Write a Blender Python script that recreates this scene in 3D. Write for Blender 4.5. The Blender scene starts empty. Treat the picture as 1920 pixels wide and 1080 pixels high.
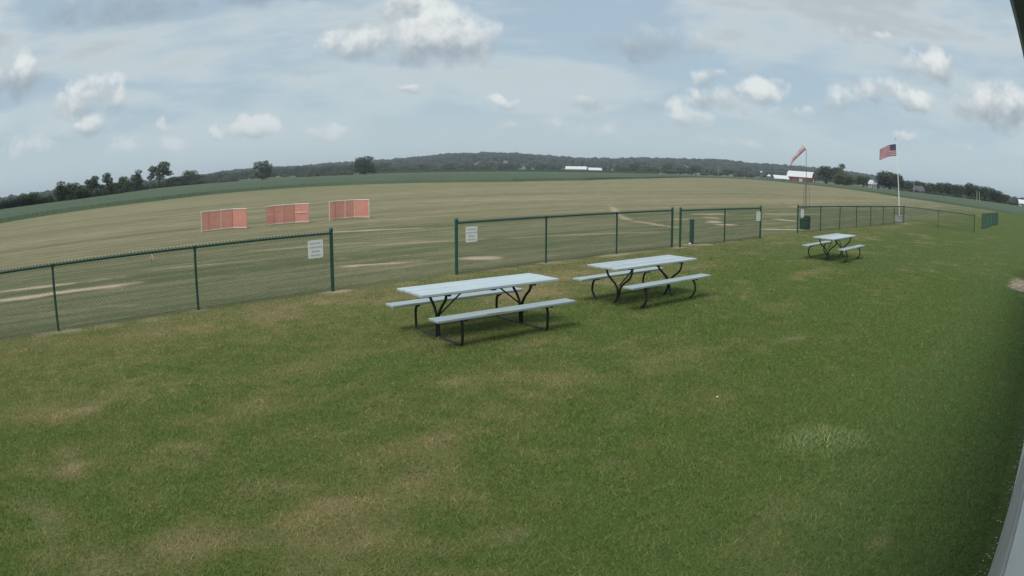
import bpy, math, random
import numpy as np
from mathutils import Vector, Matrix

random.seed(7)
R = math.radians
scene = bpy.context.scene
COL = scene.collection

# ------------------------------------------------------------------ camera (wide security-camera lens)
CAM_H = 2.4075
cam = bpy.data.cameras.new('camera')
cam_o = bpy.data.objects.new('camera', cam); COL.objects.link(cam_o)
cam_o.location = (0, 0, CAM_H)
cam_o.rotation_euler = (R(90 - 9.736), 0, 0)
cam_o.rotation_euler = (Matrix.Rotation(R(90 - 9.736), 4, 'X') @ Matrix.Rotation(0.0016863, 4, 'Z')).to_euler()
cam.type = 'PANO'
cam.sensor_fit = 'HORIZONTAL'
cam.sensor_width = 36.0
cam.sensor_height = 20.25
try:
    cam.panorama_type = 'FISHEYE_LENS_POLYNOMIAL'; CY = cam
except Exception:
    CY = cam.cycles; CY.panorama_type = 'FISHEYE_LENS_POLYNOMIAL'
CY.fisheye_fov = R(170)
CY.fisheye_polynomial_k0 = 0.0
CY.fisheye_polynomial_k1 = -0.730393 / 18.0
CY.fisheye_polynomial_k2 = 0.0
CY.fisheye_polynomial_k3 = -0.0710956 / 18.0 ** 3
CY.fisheye_polynomial_k4 = 0.0
cam.clip_start = 0.02
cam.clip_end = 20000
scene.camera = cam_o

# ------------------------------------------------------------------ render settings
scene.render.engine = 'CYCLES'
scene.view_settings.view_transform = 'Standard'
scene.view_settings.look = 'None'
scene.view_settings.exposure = 0.09
scene.view_settings.gamma = 1.0
cy = scene.cycles
cy.use_denoising = True
cy.denoising_prefilter = 'ACCURATE'
cy.max_bounces = 3
cy.diffuse_bounces = 2
cy.glossy_bounces = 2
cy.transparent_max_bounces = 8
cy.volume_bounces = 0
cy.use_adaptive_sampling = True

# ------------------------------------------------------------------ node helpers
def node(nt, kind, ins=None, **props):
    n = nt.nodes.new(kind)
    for k, v in props.items():
        setattr(n, k, v)
    for k, v in (ins or {}).items():
        if isinstance(v, bpy.types.NodeSocket):
            nt.links.new(v, n.inputs[k])
        else:
            n.inputs[k].default_value = v
    return n

def math_n(nt, op, a, b=None, c=None, clamp=False):
    ins = {0: a}
    if b is not None: ins[1] = b
    if c is not None: ins[2] = c
    return node(nt, 'ShaderNodeMath', ins, operation=op, use_clamp=clamp).outputs[0]

def maprange(nt, v, a, b, c=0.0, d=1.0, smooth=True):
    return node(nt, 'ShaderNodeMapRange', {0: v, 1: a, 2: b, 3: c, 4: d},
                interpolation_type='SMOOTHSTEP' if smooth else 'LINEAR').outputs[0]

def mixcol(nt, f, a, b):
    n = nt.nodes.new('ShaderNodeMix'); n.data_type = 'RGBA'
    for i, v in ((0, f), (6, a), (7, b)):
        if isinstance(v, bpy.types.NodeSocket): nt.links.new(v, n.inputs[i])
        else: n.inputs[i].default_value = v if i == 0 else (*v[:3], 1)
    return n.outputs[2]

# ------------------------------------------------------------------ world: hazy July sky with cumulus
SUN_AZ, SUN_EL = -151.0, 57.0
world = bpy.data.worlds.new('World'); scene.world = world; world.use_nodes = True
wt = world.node_tree; wt.nodes.clear()
SKY_STRENGTH = 0.1
sky = node(wt, 'ShaderNodeTexSky', sky_type='NISHITA', sun_disc=False, sun_elevation=R(SUN_EL),
           sun_rotation=R(SUN_AZ), air_density=1.0, dust_density=1.5, ozone_density=1.0)
tc = node(wt, 'ShaderNodeTexCoord').outputs['Generated']
sep = node(wt, 'ShaderNodeSeparateXYZ', {0: tc})
az = math_n(wt, 'MULTIPLY', math_n(wt, 'ARCTAN2', sep.outputs[0], sep.outputs[1]), 57.29578)
el = math_n(wt, 'MULTIPLY', math_n(wt, 'ARCSINE', sep.outputs[2]), 57.29578)
k = 1 / SKY_STRENGTH
# thin high veil, streaked
pl = node(wt, 'ShaderNodeVectorMath', {0: tc, 1: (1.0, 1.0, 4.0)}, operation='MULTIPLY').outputs[0]
n_ci = node(wt, 'ShaderNodeTexNoise', {'Vector': pl, 'Scale': 2.9, 'Detail': 5.0, 'Roughness': 0.56, 'Distortion': 0.25}, noise_dimensions='3D')
veil = maprange(wt, n_ci.outputs[0], 0.40, 0.58, 0.36, 1.0)
veil = math_n(wt, 'MAXIMUM', veil, maprange(wt, el, 1.0, 8.0, 0.95, 0.30))
vcol = mixcol(wt, maprange(wt, el, 0.0, 13.0), (0.50 * k, 0.605 * k, 0.645 * k), (0.53 * k, 0.61 * k, 0.645 * k))
vcol = mixcol(wt, math_n(wt, 'MULTIPLY', maprange(wt, n_ci.outputs[0], 0.52, 0.66), maprange(wt, el, 6.0, 13.0)), vcol, (0.445 * k, 0.51 * k, 0.55 * k))
blue = mixcol(wt, 0.6, sky.outputs[0], (0.32 * k, 0.475 * k, 0.60 * k))
base_sky = mixcol(wt, veil, blue, vcol)
# cloud-edge turbulence, and the same a little towards the light for relief
n_big = node(wt, 'ShaderNodeTexNoise', {'Vector': tc, 'Scale': 22.0, 'Detail': 5.0, 'Roughness': 0.56}, noise_dimensions='3D').outputs[0]
tc2 = node(wt, 'ShaderNodeVectorMath', {0: tc, 1: (-0.010, 0, 0.016)}, operation='ADD').outputs[0]
n_big2 = node(wt, 'ShaderNodeTexNoise', {'Vector': tc2, 'Scale': 22.0, 'Detail': 4.0, 'Roughness': 0.56}, noise_dimensions='3D').outputs[0]
n_wrp = node(wt, 'ShaderNodeTexNoise', {'Vector': tc, 'Scale': 13.0, 'Detail': 2.0, 'Roughness': 0.5}, noise_dimensions='3D').outputs[0]
Paz = math_n(wt, 'ADD', az, math_n(wt, 'MULTIPLY_ADD', n_wrp, 6.0, -3.0))
Pel = math_n(wt, 'ADD', el, math_n(wt, 'MULTIPLY_ADD', n_big2, 3.2, -1.6))
P = node(wt, 'ShaderNodeCombineXYZ', {0: Paz, 1: Pel, 2: 0.0}).outputs[0]
relief = math_n(wt, 'SUBTRACT', n_big, n_big2)
turb = math_n(wt, 'MULTIPLY_ADD', n_big, 3.4, -1.80)
fade = maprange(wt, el, 0.0, 7.5, 0.10, 0.95)
CLOUDS = [  # bearing, elevation, half width, half height (degrees), weight, brightness
    (-11.8, 10.6, 4.2, 2.6, 1.0, .15), (-6.9, 10.9, 6.2, 4.2, 1.0, 0), (-9.7, 14.2, 2.2, 2.6, .9, .1), (-36.9, 7.2, 4.2, 2.9, .85, 0),
    (-37.0, 5.2, 4.0, 1.3, .75, 0), (-44.7, 9.8, 3.4, 2.6, .9, -.2), (-21.5, 4.1, 2.8, 1.35, 1.0, .25), (-25.0, 3.7, 1.5, 0.8, .9, .25),
    (-15.0, 3.1, 2.2, 1.2, .6, .3), (-0.9, 5.6, 2.2, 0.7, .6, .2), (-9.0, 6.9, 2.0, 0.7, .55, 0), (-31.0, 4.5, 1.8, 1.0, .65, .2),
    (-43.6, 3.8, 3.4, 1.8, .45, .3), (-28.6, 3.1, 2.6, 1.1, .5, .4), (-17.2, 8.5, 3.4, .6, .5, -.7), (-36, 14.8, 10, 2.6, .75, -.75), (-22, 15.5, 9, 1.8, .65, -.6), (-33.5, 3.2, 2.0, .9, .45, .4),
    (-62, 8, 6, 3, .9, 0), (-100, 11, 10, 5, .9, 0), (-150, 10, 9, 4, .9, 0), (0.5, 3.6, 2.2, 0.8, .4, .3),
    (11.4, 10.6, 5.4, 2.4, .7, -.42), (16.9, 8.1, 1.9, 1.5, .85, .2), (17.3, 6.0, 3.8, 1.8, .95, 0), (21.2, 6.9, 2.2, 1.8, .9, .2),
    (31.2, 7.8, 4.2, 2.1, .95, .1), (34.8, 7.3, 3.0, 1.3, .9, .1), (37.3, 10.1, 3.8, 2.4, .95, 0), (43.9, 7.3, 5.2, 3.2, .95, -.1),
    (14.5, 4.6, 2.5, 1.8, .75, .3), (9.0, 5.5, 5.4, 1.1, .7, -.3), (3.2, 3.7, 2.7, 1.5, .6, .4), (34.2, 4.2, 1.4, 0.8, .8, .2),
    (7.0, 3.0, 3.2, 1.3, .5, .4), (39.3, 3.9, 2.6, 0.9, .45, .3), (24, 5.2, 2.2, 1.1, .5, 0), (27.6, 6.6, 2.6, 1.8, .5, -.1), (18, 2.8, 3.2, .9, .45, .4), (30.5, 12.6, 4, 1.2, .3, 0),
    (62, 9, 7, 3.5, .9, 0), (95, 12, 9, 5, .9, 0), (150, 9, 9, 4, .9, 0)]
def sector(cl):
    best = wsum = ysum = None
    for (ca, ce, cw, ch, co, br) in cl:
        v = node(wt, 'ShaderNodeVectorMath', {0: P, 1: (1 / cw, 1 / ch, 0), 2: (-ca / cw, -ce / ch, 0)}, operation='MULTIPLY_ADD').outputs[0]
        s = node(wt, 'ShaderNodeSeparateXYZ', {0: v}); vy = s.outputs[1]
        fy = math_n(wt, 'MINIMUM', vy, math_n(wt, 'MULTIPLY', vy, 1.8))
        q = math_n(wt, 'MULTIPLY_ADD', fy, fy, math_n(wt, 'MULTIPLY', s.outputs[0], s.outputs[0]))
        m = math_n(wt, 'MULTIPLY_ADD', q, -1.5 * co, 1.5 * co)            # full at the centre, 0 on the rim
        mc = math_n(wt, 'MAXIMUM', m, 0.0)
        vb = math_n(wt, 'ADD', vy, br) if br else vy
        best = m if best is None else math_n(wt, 'MAXIMUM', best, m)
        wsum = mc if wsum is None else math_n(wt, 'ADD', wsum, mc)
        ysum = math_n(wt, 'MULTIPLY', mc, vb) if ysum is None else math_n(wt, 'MULTIPLY_ADD', mc, vb, ysum)
    yrel = math_n(wt, 'DIVIDE', ysum, math_n(wt, 'ADD', wsum, 0.03))
    dens = math_n(wt, 'ADD', math_n(wt, 'MAXIMUM', best, -0.9), turb)
    crisp = maprange(wt, yrel, -0.5, 0.6, 2.2, 1.1)                        # ragged tops, soft bases
    alpha = node(wt, 'ShaderNodeMapRange', {0: dens, 1: -0.06, 2: crisp, 3: 0.0, 4: 1.0}, interpolation_type='SMOOTHSTEP').outputs[0]
    alpha = math_n(wt, 'MULTIPLY', alpha, fade)
    lit = maprange(wt, math_n(wt, 'MULTIPLY_ADD', relief, 1.9, yrel), -0.38, 0.62)
    ccol = mixcol(wt, lit, (0.30 * k, 0.36 * k, 0.41 * k), (0.76 * k, 0.79 * k, 0.785 * k))
    return node(wt, 'ShaderNodeBackground', {'Color': mixcol(wt, alpha, base_sky, ccol), 'Strength': SKY_STRENGTH}).outputs[0]
west = sector([c for c in CLOUDS if c[0] <= 3.3]); east = sector([c for c in CLOUDS if c[0] > -1])
low_sky = node(wt, 'ShaderNodeMixShader', {0: math_n(wt, 'GREATER_THAN', az, 0.9), 1: west, 2: east}).outputs[0]
high_sky = node(wt, 'ShaderNodeBackground', {'Color': base_sky, 'Strength': SKY_STRENGTH}).outputs[0]
final = node(wt, 'ShaderNodeMixShader', {0: math_n(wt, 'GREATER_THAN', el, 19.0), 1: low_sky, 2: high_sky}).outputs[0]
wo = node(wt, 'ShaderNodeOutputWorld'); wt.links.new(final, wo.inputs['Surface'])

# ------------------------------------------------------------------ sun, softened by thin cloud
sun = bpy.data.lights.new('sun', 'SUN'); sun.energy = 2.4; sun.angle = R(30); sun.color = (1.0, 0.95, 0.86)
sun_o = bpy.data.objects.new('sun', sun); COL.objects.link(sun_o)
sv = Vector((math.sin(R(SUN_AZ)) * math.cos(R(SUN_EL)), math.cos(R(SUN_AZ)) * math.cos(R(SUN_EL)), math.sin(R(SUN_EL))))
sun_o.rotation_euler = sv.to_track_quat('Z', 'Y').to_euler(); sun_o.location = sv * 60

# ------------------------------------------------------------------ materials
def material(name, col, col2=None, scale=8.0, rough=0.6, bump=0.0, metallic=0.0, detail=4.0, stretch=(1, 1, 1), island=0.0, spec=0.3, lo=0.35, hi=0.65, vary=0.0):
    m = bpy.data.materials.new(name); m.use_nodes = True
    nt = m.node_tree; b = nt.nodes['Principled BSDF']
    b.inputs['Roughness'].default_value = rough
    b.inputs['Metallic'].default_value = metallic
    b.inputs['Specular IOR Level'].default_value = spec
    c2 = col2 or tuple(x * 0.8 for x in col)
    co = node(nt, 'ShaderNodeTexCoord').outputs['Object']
    mp = node(nt, 'ShaderNodeVectorMath', {0: co, 1: stretch}, operation='MULTIPLY').outputs[0]
    nz = node(nt, 'ShaderNodeTexNoise', {'Vector': mp, 'Scale': scale, 'Detail': detail, 'Roughness': 0.6})
    c = mixcol(nt, maprange(nt, nz.outputs[0], lo, hi), col, c2)
    if island:
        g = node(nt, 'ShaderNodeNewGeometry').outputs['Random Per Island']
        hsv = node(nt, 'ShaderNodeHueSaturation', {'Color': c, 'Value': maprange(nt, g, 0, 1, 1 - island, 1 + island, False)})
        c = hsv.outputs[0]
    if vary:
        oi = node(nt, 'ShaderNodeObjectInfo').outputs['Random']
        c = node(nt, 'ShaderNodeHueSaturation', {'Color': c, 'Value': maprange(nt, oi, 0, 1, 1 - vary, 1 + vary, False)}).outputs[0]
    nt.links.new(c, b.inputs['Base Color'])
    if bump:
        bp = node(nt, 'ShaderNodeBump', {'Height': nz.outputs[0], 'Strength': bump, 'Distance': 0.01})
        nt.links.new(bp.outputs[0], b.inputs['Normal'])
    return m

M = {}
M['post'] = material('green_vinyl', (0.017, 0.088, 0.066), (0.013, 0.070, 0.054), 20, 0.42, spec=0.5)
M['wire'] = material('green_wire', (0.050, 0.088, 0.068), (0.065, 0.105, 0.085), 30, 0.5, spec=0.4)
M['wire_teal'] = material('blue_green_wire', (0.022, 0.125, 0.110), (0.03, 0.14, 0.125), 30, 0.5, spec=0.4)
M['paint'] = material('grey_blue_paint', (0.46, 0.53, 0.565), (0.38, 0.45, 0.49), 3.0, 0.55, 0.05, stretch=(1, 9, 9), lo=0.3, hi=0.7, vary=0.13)
M['paint_bench'] = material('grey_green_paint', (0.38, 0.455, 0.475), (0.31, 0.38, 0.40), 3.0, 0.6, 0.05, stretch=(1, 9, 9), lo=0.3, hi=0.7, vary=0.13)
M['worn'] = material('bare_worn_wood', (0.42, 0.36, 0.24), (0.30, 0.25, 0.17), 20, 0.8)
M['black_steel'] = material('black_painted_steel', (0.012, 0.012, 0.014), (0.03, 0.026, 0.022), 18, 0.38, spec=0.5)
M['zinc'] = material('weathered_zinc', (0.22, 0.23, 0.24), (0.14, 0.14, 0.14), 20, 0.45, metallic=0.5)
M['white'] = material('white_paint', (0.90, 0.90, 0.89), (0.86, 0.86, 0.85), 6, 0.5)
M['pvc'] = material('white_pvc', (0.74, 0.68, 0.66), (0.62, 0.56, 0.54), 6, 0.45)
M['pvc_net_tint'] = material('net_tinted_pvc', (0.50, 0.25, 0.24), (0.44, 0.22, 0.22), 6, 0.5)  # darker look of pipes seen through the netting, put into their colour
M['ink'] = material('black_lettering', (0.30, 0.30, 0.31), None, 5, 0.6)
M['orange'] = material('faded_orange_netting', (0.94, 0.41, 0.34), (0.88, 0.37, 0.31), 3, 0.6)
M['bin_green'] = material('dark_green_bin', (0.014, 0.060, 0.042), (0.010, 0.045, 0.034), 6, 0.5)
M['bin_lid'] = material('dark_lid', (0.020, 0.030, 0.034), (0.03, 0.042, 0.045), 6, 0.5)
M['wall'] = material('pale_siding', (0.80, 0.80, 0.83), (0.74, 0.74, 0.78), 2.0, 0.55)
M['skirt'] = material('grey_beige_skirt', (0.47, 0.455, 0.445), (0.40, 0.385, 0.375), 3.0, 0.7, 0.1)
M['backlit_trim'] = material('backlit_gutter', (0.035, 0.038, 0.05), (0.05, 0.052, 0.06), 4, 0.4)  # near-black colour carries the backlit shade of the eave's underside
M['soffit'] = material('soffit_green_grey', (0.18, 0.20, 0.18), None, 4, 0.7)
M['shingle'] = material('asphalt_shingle', (0.09, 0.088, 0.085), (0.06, 0.06, 0.06), 12, 0.9)
M['stone'] = material('gravel_stone', (0.55, 0.50, 0.48), (0.40, 0.36, 0.34), 30, 0.9, bump=.6, island=0.3)
M['red_barn'] = material('barn_red', (0.20, 0.055, 0.050), (0.155, 0.045, 0.045), 0.6, 0.8)
M['tin'] = material('white_tin_roof', (0.66, 0.68, 0.70), (0.58, 0.60, 0.63), 0.4, 0.5, stretch=(6, 1, 1))
M['grey_house'] = material('grey_house_wall', (0.30, 0.29, 0.31), None, 0.5, 0.8)
M['white_house'] = material('white_house_wall', (0.58, 0.58, 0.59), None, 0.5, 0.7)
M['dark_roof'] = material('dark_roof', (0.10, 0.10, 0.115), None, 0.5, 0.8)
M['glass'] = material('dark_window', (0.02, 0.024, 0.03), None, 2, 0.15, spec=0.6)
M['pole_wood'] = material('grey_pole', (0.36, 0.35, 0.34), (0.28, 0.27, 0.26), 1, 0.9)
M['yellow_pole'] = material('faded_yellow_pole', (0.36, 0.34, 0.22), None, 1, 0.8)
M['bark'] = material('bark', (0.075, 0.060, 0.048), (0.05, 0.042, 0.036), 1.5, 0.95)
M['leaf_dark'] = material('leaf_dark', (0.046, 0.070, 0.032), (0.034, 0.054, 0.027), 0.5, 0.7, island=0.35, spec=0.15)
M['leaf_mid'] = material('leaf_mid', (0.070, 0.095, 0.042), (0.052, 0.075, 0.036), 0.5, 0.7, island=0.35, spec=0.15)
M['leaf_olive'] = material('leaf_olive', (0.105, 0.120, 0.055), (0.082, 0.098, 0.046), 0.5, 0.75, island=0.3, spec=0.15)
M['leaf_brown'] = material('leaf_brown', (0.13, 0.105, 0.065), (0.09, 0.08, 0.05), 0.5, 0.8, island=0.3, spec=0.1)
M['forest'] = material('far_forest', (0.036, 0.050, 0.038), (0.022, 0.033, 0.028), 0.03, 0.85, island=0.3, spec=0.1, detail=5)
M['sock'] = material('faded_windsock', (0.80, 0.68, 0.68), (0.62, 0.42, 0.43), 2, 0.8)
M['flag_red'] = material('flag_red', (0.46, 0.03, 0.06), None, 5, 0.8)
M['flag_white'] = material('flag_white', (0.70, 0.66, 0.68), None, 5, 0.8)
M['flag_blue'] = material('flag_blue', (0.035, 0.04, 0.14), None, 5, 0.8)
M['pink'] = material('pink_marker', (0.62, 0.40, 0.38), None, 5, 0.7)
M['grey_box'] = material('grey_white_boards', (0.46, 0.48, 0.49), None, 5, 0.6)
M['gold'] = material('gold_ball', (0.55, 0.42, 0.12), None, 5, 0.35, metallic=0.7)

def see_light(m, f):
    nt = m.node_tree; b = nt.nodes['Principled BSDF']
    tr = node(nt, 'ShaderNodeBsdfTranslucent')
    nt.links.new(b.inputs['Base Color'].links[0].from_socket, tr.inputs['Color'])
    mx = node(nt, 'ShaderNodeMixShader', {0: f, 1: b.outputs[0], 2: tr.outputs[0]})
    nt.links.new(mx.outputs[0], nt.nodes['Material Output'].inputs['Surface'])
for q, f in (('orange', .45), ('sock', .3), ('flag_red', .35), ('flag_white', .35), ('flag_blue', .35)): see_light(M[q], f)

# ------------------------------------------------------------------ mesh helpers
def np_mesh(name, V, F, mats, smooth=False, fmat=None):
    V = np.asarray(V, dtype=np.float32); F = np.asarray(F, dtype=np.int32)
    me = bpy.data.meshes.new(name)
    n, kk = F.shape
    me.vertices.add(len(V)); me.vertices.foreach_set('co', V.ravel())
    me.loops.add(n * kk); me.loops.foreach_set('vertex_index', F.ravel())
    me.polygons.add(n); me.polygons.foreach_set('loop_start', np.arange(0, n * kk, kk, dtype=np.int32))
    me.polygons.foreach_set('use_smooth', np.full(n, smooth, dtype=bool))
    for m in (mats if isinstance(mats, (list, tuple)) else [mats]): me.materials.append(m)
    if fmat is not None: me.polygons.foreach_set('material_index', np.asarray(fmat, dtype=np.int32))
    me.update(calc_edges=True); me.validate()
    return me

def link(name, me, parent=None, loc=(0, 0, 0), rot=(0, 0, 0)):
    o = bpy.data.objects.new(name, me); COL.objects.link(o)
    o.location = loc; o.rotation_euler = rot
    if parent: o.parent = parent
    return o

def tag(o, label=None, cat=None, group=None, kind=None):
    if label: o['label'] = label
    if cat: o['category'] = cat
    if group: o['group'] = group
    if kind: o['kind'] = kind
    return o

def thing(name, label, cat, loc=(0, 0, 0), rz=0.0, group=None):
    o = bpy.data.objects.new(name, None); COL.objects.link(o)
    o.empty_display_size = 0.2
    o.location = loc; o.rotation_euler = (0, 0, rz)
    return tag(o, label, cat, group)

class MB:
    def __init__(s): s.v = []; s.f = []; s.m = []
    def add(s, vs, fs, mi=0):
        b = len(s.v); s.v += [tuple(v) for v in vs]; s.f += [tuple(b + i for i in f) for f in fs]; s.m += [mi] * len(fs)
    def box(s, c, d, mi=0, bev=0.0, rot=None):
        x, y, z = (q / 2 for q in d)
        if bev > 0:
            b = min(bev, x * .9, y * .9, z * .9); vs = []
            for zz, ii in ((-z, b), (-z + b, 0), (z - b, 0), (z, b)):
                xx, yy = x - ii, y - ii
                vs += [(-xx, -yy, zz), (xx, -yy, zz), (xx, yy, zz), (-xx, yy, zz)]
            fs = [(3, 2, 1, 0), (12, 13, 14, 15)]
            for l in range(3):
                for i in range(4):
                    j = (i + 1) % 4; fs.append((l * 4 + i, l * 4 + j, l * 4 + 4 + j, l * 4 + 4 + i))
        else:
            vs = [(-x, -y, -z), (x, -y, -z), (x, y, -z), (-x, y, -z), (-x, -y, z), (x, -y, z), (x, y, z), (-x, y, z)]
            fs = [(3, 2, 1, 0), (4, 5, 6, 7), (0, 1, 5, 4), (1, 2, 6, 5), (2, 3, 7, 6), (3, 0, 4, 7)]
        vs = [Vector(v) for v in vs]
        if rot is not None: vs = [rot @ v for v in vs]
        s.add([v + Vector(c) for v in vs], fs, mi); return s
    def tube(s, pts, r, n=8, mi=0, cap=True):
        pts = [Vector(p) for p in pts]; rs = r if isinstance(r, (list, tuple)) else [r] * len(pts)
        vs = []; fs = []; up = None
        for i, p in enumerate(pts):
            d = (pts[min(i + 1, len(pts) - 1)] - pts[max(i - 1, 0)]).normalized()
            if up is None:
                up = Vector((0, 0, 1)) if abs(d.z) < .9 else Vector((1, 0, 0))
            a = d.cross(up).normalized(); up = a.cross(d).normalized()
            for j in range(n):
                t = 2 * math.pi * j / n
                vs.append(p + (a * math.cos(t) + up * math.sin(t)) * rs[i])
        for i in range(len(pts) - 1):
            for j in range(n):
                k2 = (j + 1) % n; fs.append((i * n + j, i * n + k2, (i + 1) * n + k2, (i + 1) * n + j))
        if cap: fs += [tuple(range(n - 1, -1, -1)), tuple((len(pts) - 1) * n + j for j in range(n))]
        s.add(vs, fs, mi); return s
    def lathe(s, prof, n=12, c=(0, 0, 0), mi=0):
        vs = []; fs = []
        for (r, z) in prof:
            for j in range(n):
                t = 2 * math.pi * j / n; vs.append((c[0] + r * math.cos(t), c[1] + r * math.sin(t), c[2] + z))
        for i in range(len(prof) - 1):
            for j in range(n):
                k2 = (j + 1) % n; fs.append((i * n + j, i * n + k2, (i + 1) * n + k2, (i + 1) * n + j))
        fs += [tuple(range(n - 1, -1, -1)), tuple((len(prof) - 1) * n + j for j in range(n))]
        s.add(vs, fs, mi); return s
    def mesh(s, name, mats, smooth=False):
        me = bpy.data.meshes.new(name); me.from_pydata(s.v, [], s.f)
        for m in (mats if isinstance(mats, (list, tuple)) else [mats]): me.materials.append(m)
        for i, p in enumerate(me.polygons): p.material_index = s.m[i]; p.use_smooth = smooth
        if smooth:
            try: me.set_sharp_from_angle(angle=R(40))
            except Exception: pass
        me.update(); return me
    def obj(s, name, mats, parent=None, loc=(0, 0, 0), rot=(0, 0, 0), smooth=False):
        return link(name, s.mesh(name, mats, smooth), parent, loc, rot)

def spline(pts, n=6):
    pts = [Vector(p) for p in pts]; out = []
    for i in range(len(pts) - 1):
        p0 = pts[max(i - 1, 0)]; p1 = pts[i]; p2 = pts[i + 1]; p3 = pts[min(i + 2, len(pts) - 1)]
        for j in range(n):
            t = j / n
            out.append(0.5 * ((2 * p1) + (p2 - p0) * t + (2 * p0 - 5 * p1 + 4 * p2 - p3) * t * t + (3 * p1 - p0 - 3 * p2 + p3) * t ** 3))
    out.append(pts[-1]); return out

def copy_tree(o, parent=None):
    c = o.copy(); COL.objects.link(c); c.parent = parent
    for ch in [x for x in bpy.data.objects if x.parent == o]: copy_tree(ch, c)
    return c

# ------------------------------------------------------------------ numpy noise and land survey
def _h(ix, iy, s):
    n = (ix.astype(np.int64) * 374761393 + iy.astype(np.int64) * 668265263 + s * 974634777) & 0x7fffffff
    n = ((n ^ (n >> 13)) * 1274126177) & 0x7fffffff
    return ((n ^ (n >> 16)) & 0xffff) / 65535.0
def vnoise(x, y, s=0):
    ix, iy = np.floor(x), np.floor(y); fx, fy = x - ix, y - iy
    fx = fx * fx * (3 - 2 * fx); fy = fy * fy * (3 - 2 * fy)
    a, b, c, d = _h(ix, iy, s), _h(ix + 1, iy, s), _h(ix, iy + 1, s), _h(ix + 1, iy + 1, s)
    return (a * (1 - fx) + b * fx) * (1 - fy) + (c * (1 - fx) + d * fx) * fy
def fbm(x, y, s=0, o=4):
    v = 0; a = .5; t = 0
    for i in range(o):
        v = v + a * vnoise(x * 2 ** i + 17.3 * i, y * 2 ** i - 9.1 * i, s + i); t += a; a *= .55
    return v / t
def sst(a, b, x):
    t = np.clip((x - a) / (b - a), 0, 1); return t * t * (3 - 2 * t)

RIDGE = np.array([(-180, .35), (-60, .35), (-45.9, .38), (-34.4, .3), (-28.6, .4), (-26.2, .5), (-24.3, .64), (-21, .80), (-18.4, .76), (-15.9, .83), (-14.1, .83),
    (-12.3, .91), (-10.5, .99), (-8.8, 1.05), (-7, 1.21), (-5.7, 1.32), (-3.9, 1.38), (-2.6, 1.42), (0, 1.41), (1.7, 1.30), (3.9, 1.13), (6.1, 1.0), (8.3, 1.04),
    (10.5, 1.15), (15, 1.29), (17.3, 1.27), (19.6, 1.21), (21.9, 1.18), (24.2, 1.16), (27.1, 1.12), (30.1, 1.0), (34.1, .75), (39.3, .6), (44.7, .4), (60, .35), (180, .35)])
SOY = np.array([(-180, 95), (-75, 80), (-46, 84), (-40, 92), (-35, 98), (-30, 106), (-25.2, 119), (-18.2, 131), (-11.4, 135), (-5, 133), (0, 136), (6, 166), (11, 240), (15, 345),
    (19.5, 400), (24.2, 319), (29, 268), (33.6, 205), (39.3, 172), (44.7, 152), (60, 128), (90, 110), (180, 95)])
def terrain(x, y):
    x = np.asarray(x, float); y = np.asarray(y, float)
    d = np.hypot(x, y); a = np.degrees(np.arctan2(x, y))
    z = 1.15 * sst(4, 22, a) * sst(150, 420, d) * (1 - sst(100, 150, a))
    ridge = CAM_H + 2000 * np.tan(np.radians(np.interp(a, RIDGE[:, 0], RIDGE[:, 1]))) - 13.0
    z = z + np.maximum(ridge - z, 0) * sst(1000, 2000, d)
    return z
def pol(b, d): return (d * math.sin(R(b)), d * math.cos(R(b)))
def tz(x, y): return float(terrain(np.array([x]), np.array([y]))[0])
def at_el(b, d, e): return CAM_H + d * math.tan(R(e))

# fence-parallel frame: u runs along the fences, w away from the clubhouse
def uw(x, y): return .73 * x + .683 * y, -.683 * x + .73 * y
DRY = [(-2.77, 6.47, .75, .45), (-3.16, 4.92, .45, .3), (-2.33, 8.66, .8, .4), (-.48, 7.58, .7, .35), (-3.94, 4.31, .35, .25), (-.69, 5.99, .5, .3), (-5.2, 5.5, .5, .3), (-1.1, 4.55, .45, .25),
       (-.9, 9.57, .6, .3), (-2.6, 8.06, .5, .3), (.24, 7.58, .5, .3), (1.74, 7.94, .6, .3), (2.15, 6.7, .5, .3), (1.3, 18.7, 1.8, .4), (-4.4, 12.2, 1.2, .5), (2.2, 16.2, 1.5, .5), (-5.6, 9.8, 1.2, .5), (0.5, 13.2, 1.2, .5),
       (4.6, 17.2, 1.8, .5), (-1.9, 13.4, .9, .5), (5.2, 12.2, 1.1, .4), (3.4, 9.4, .8, .35), (8.5, 18.5, 1.4, .5)]
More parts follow.
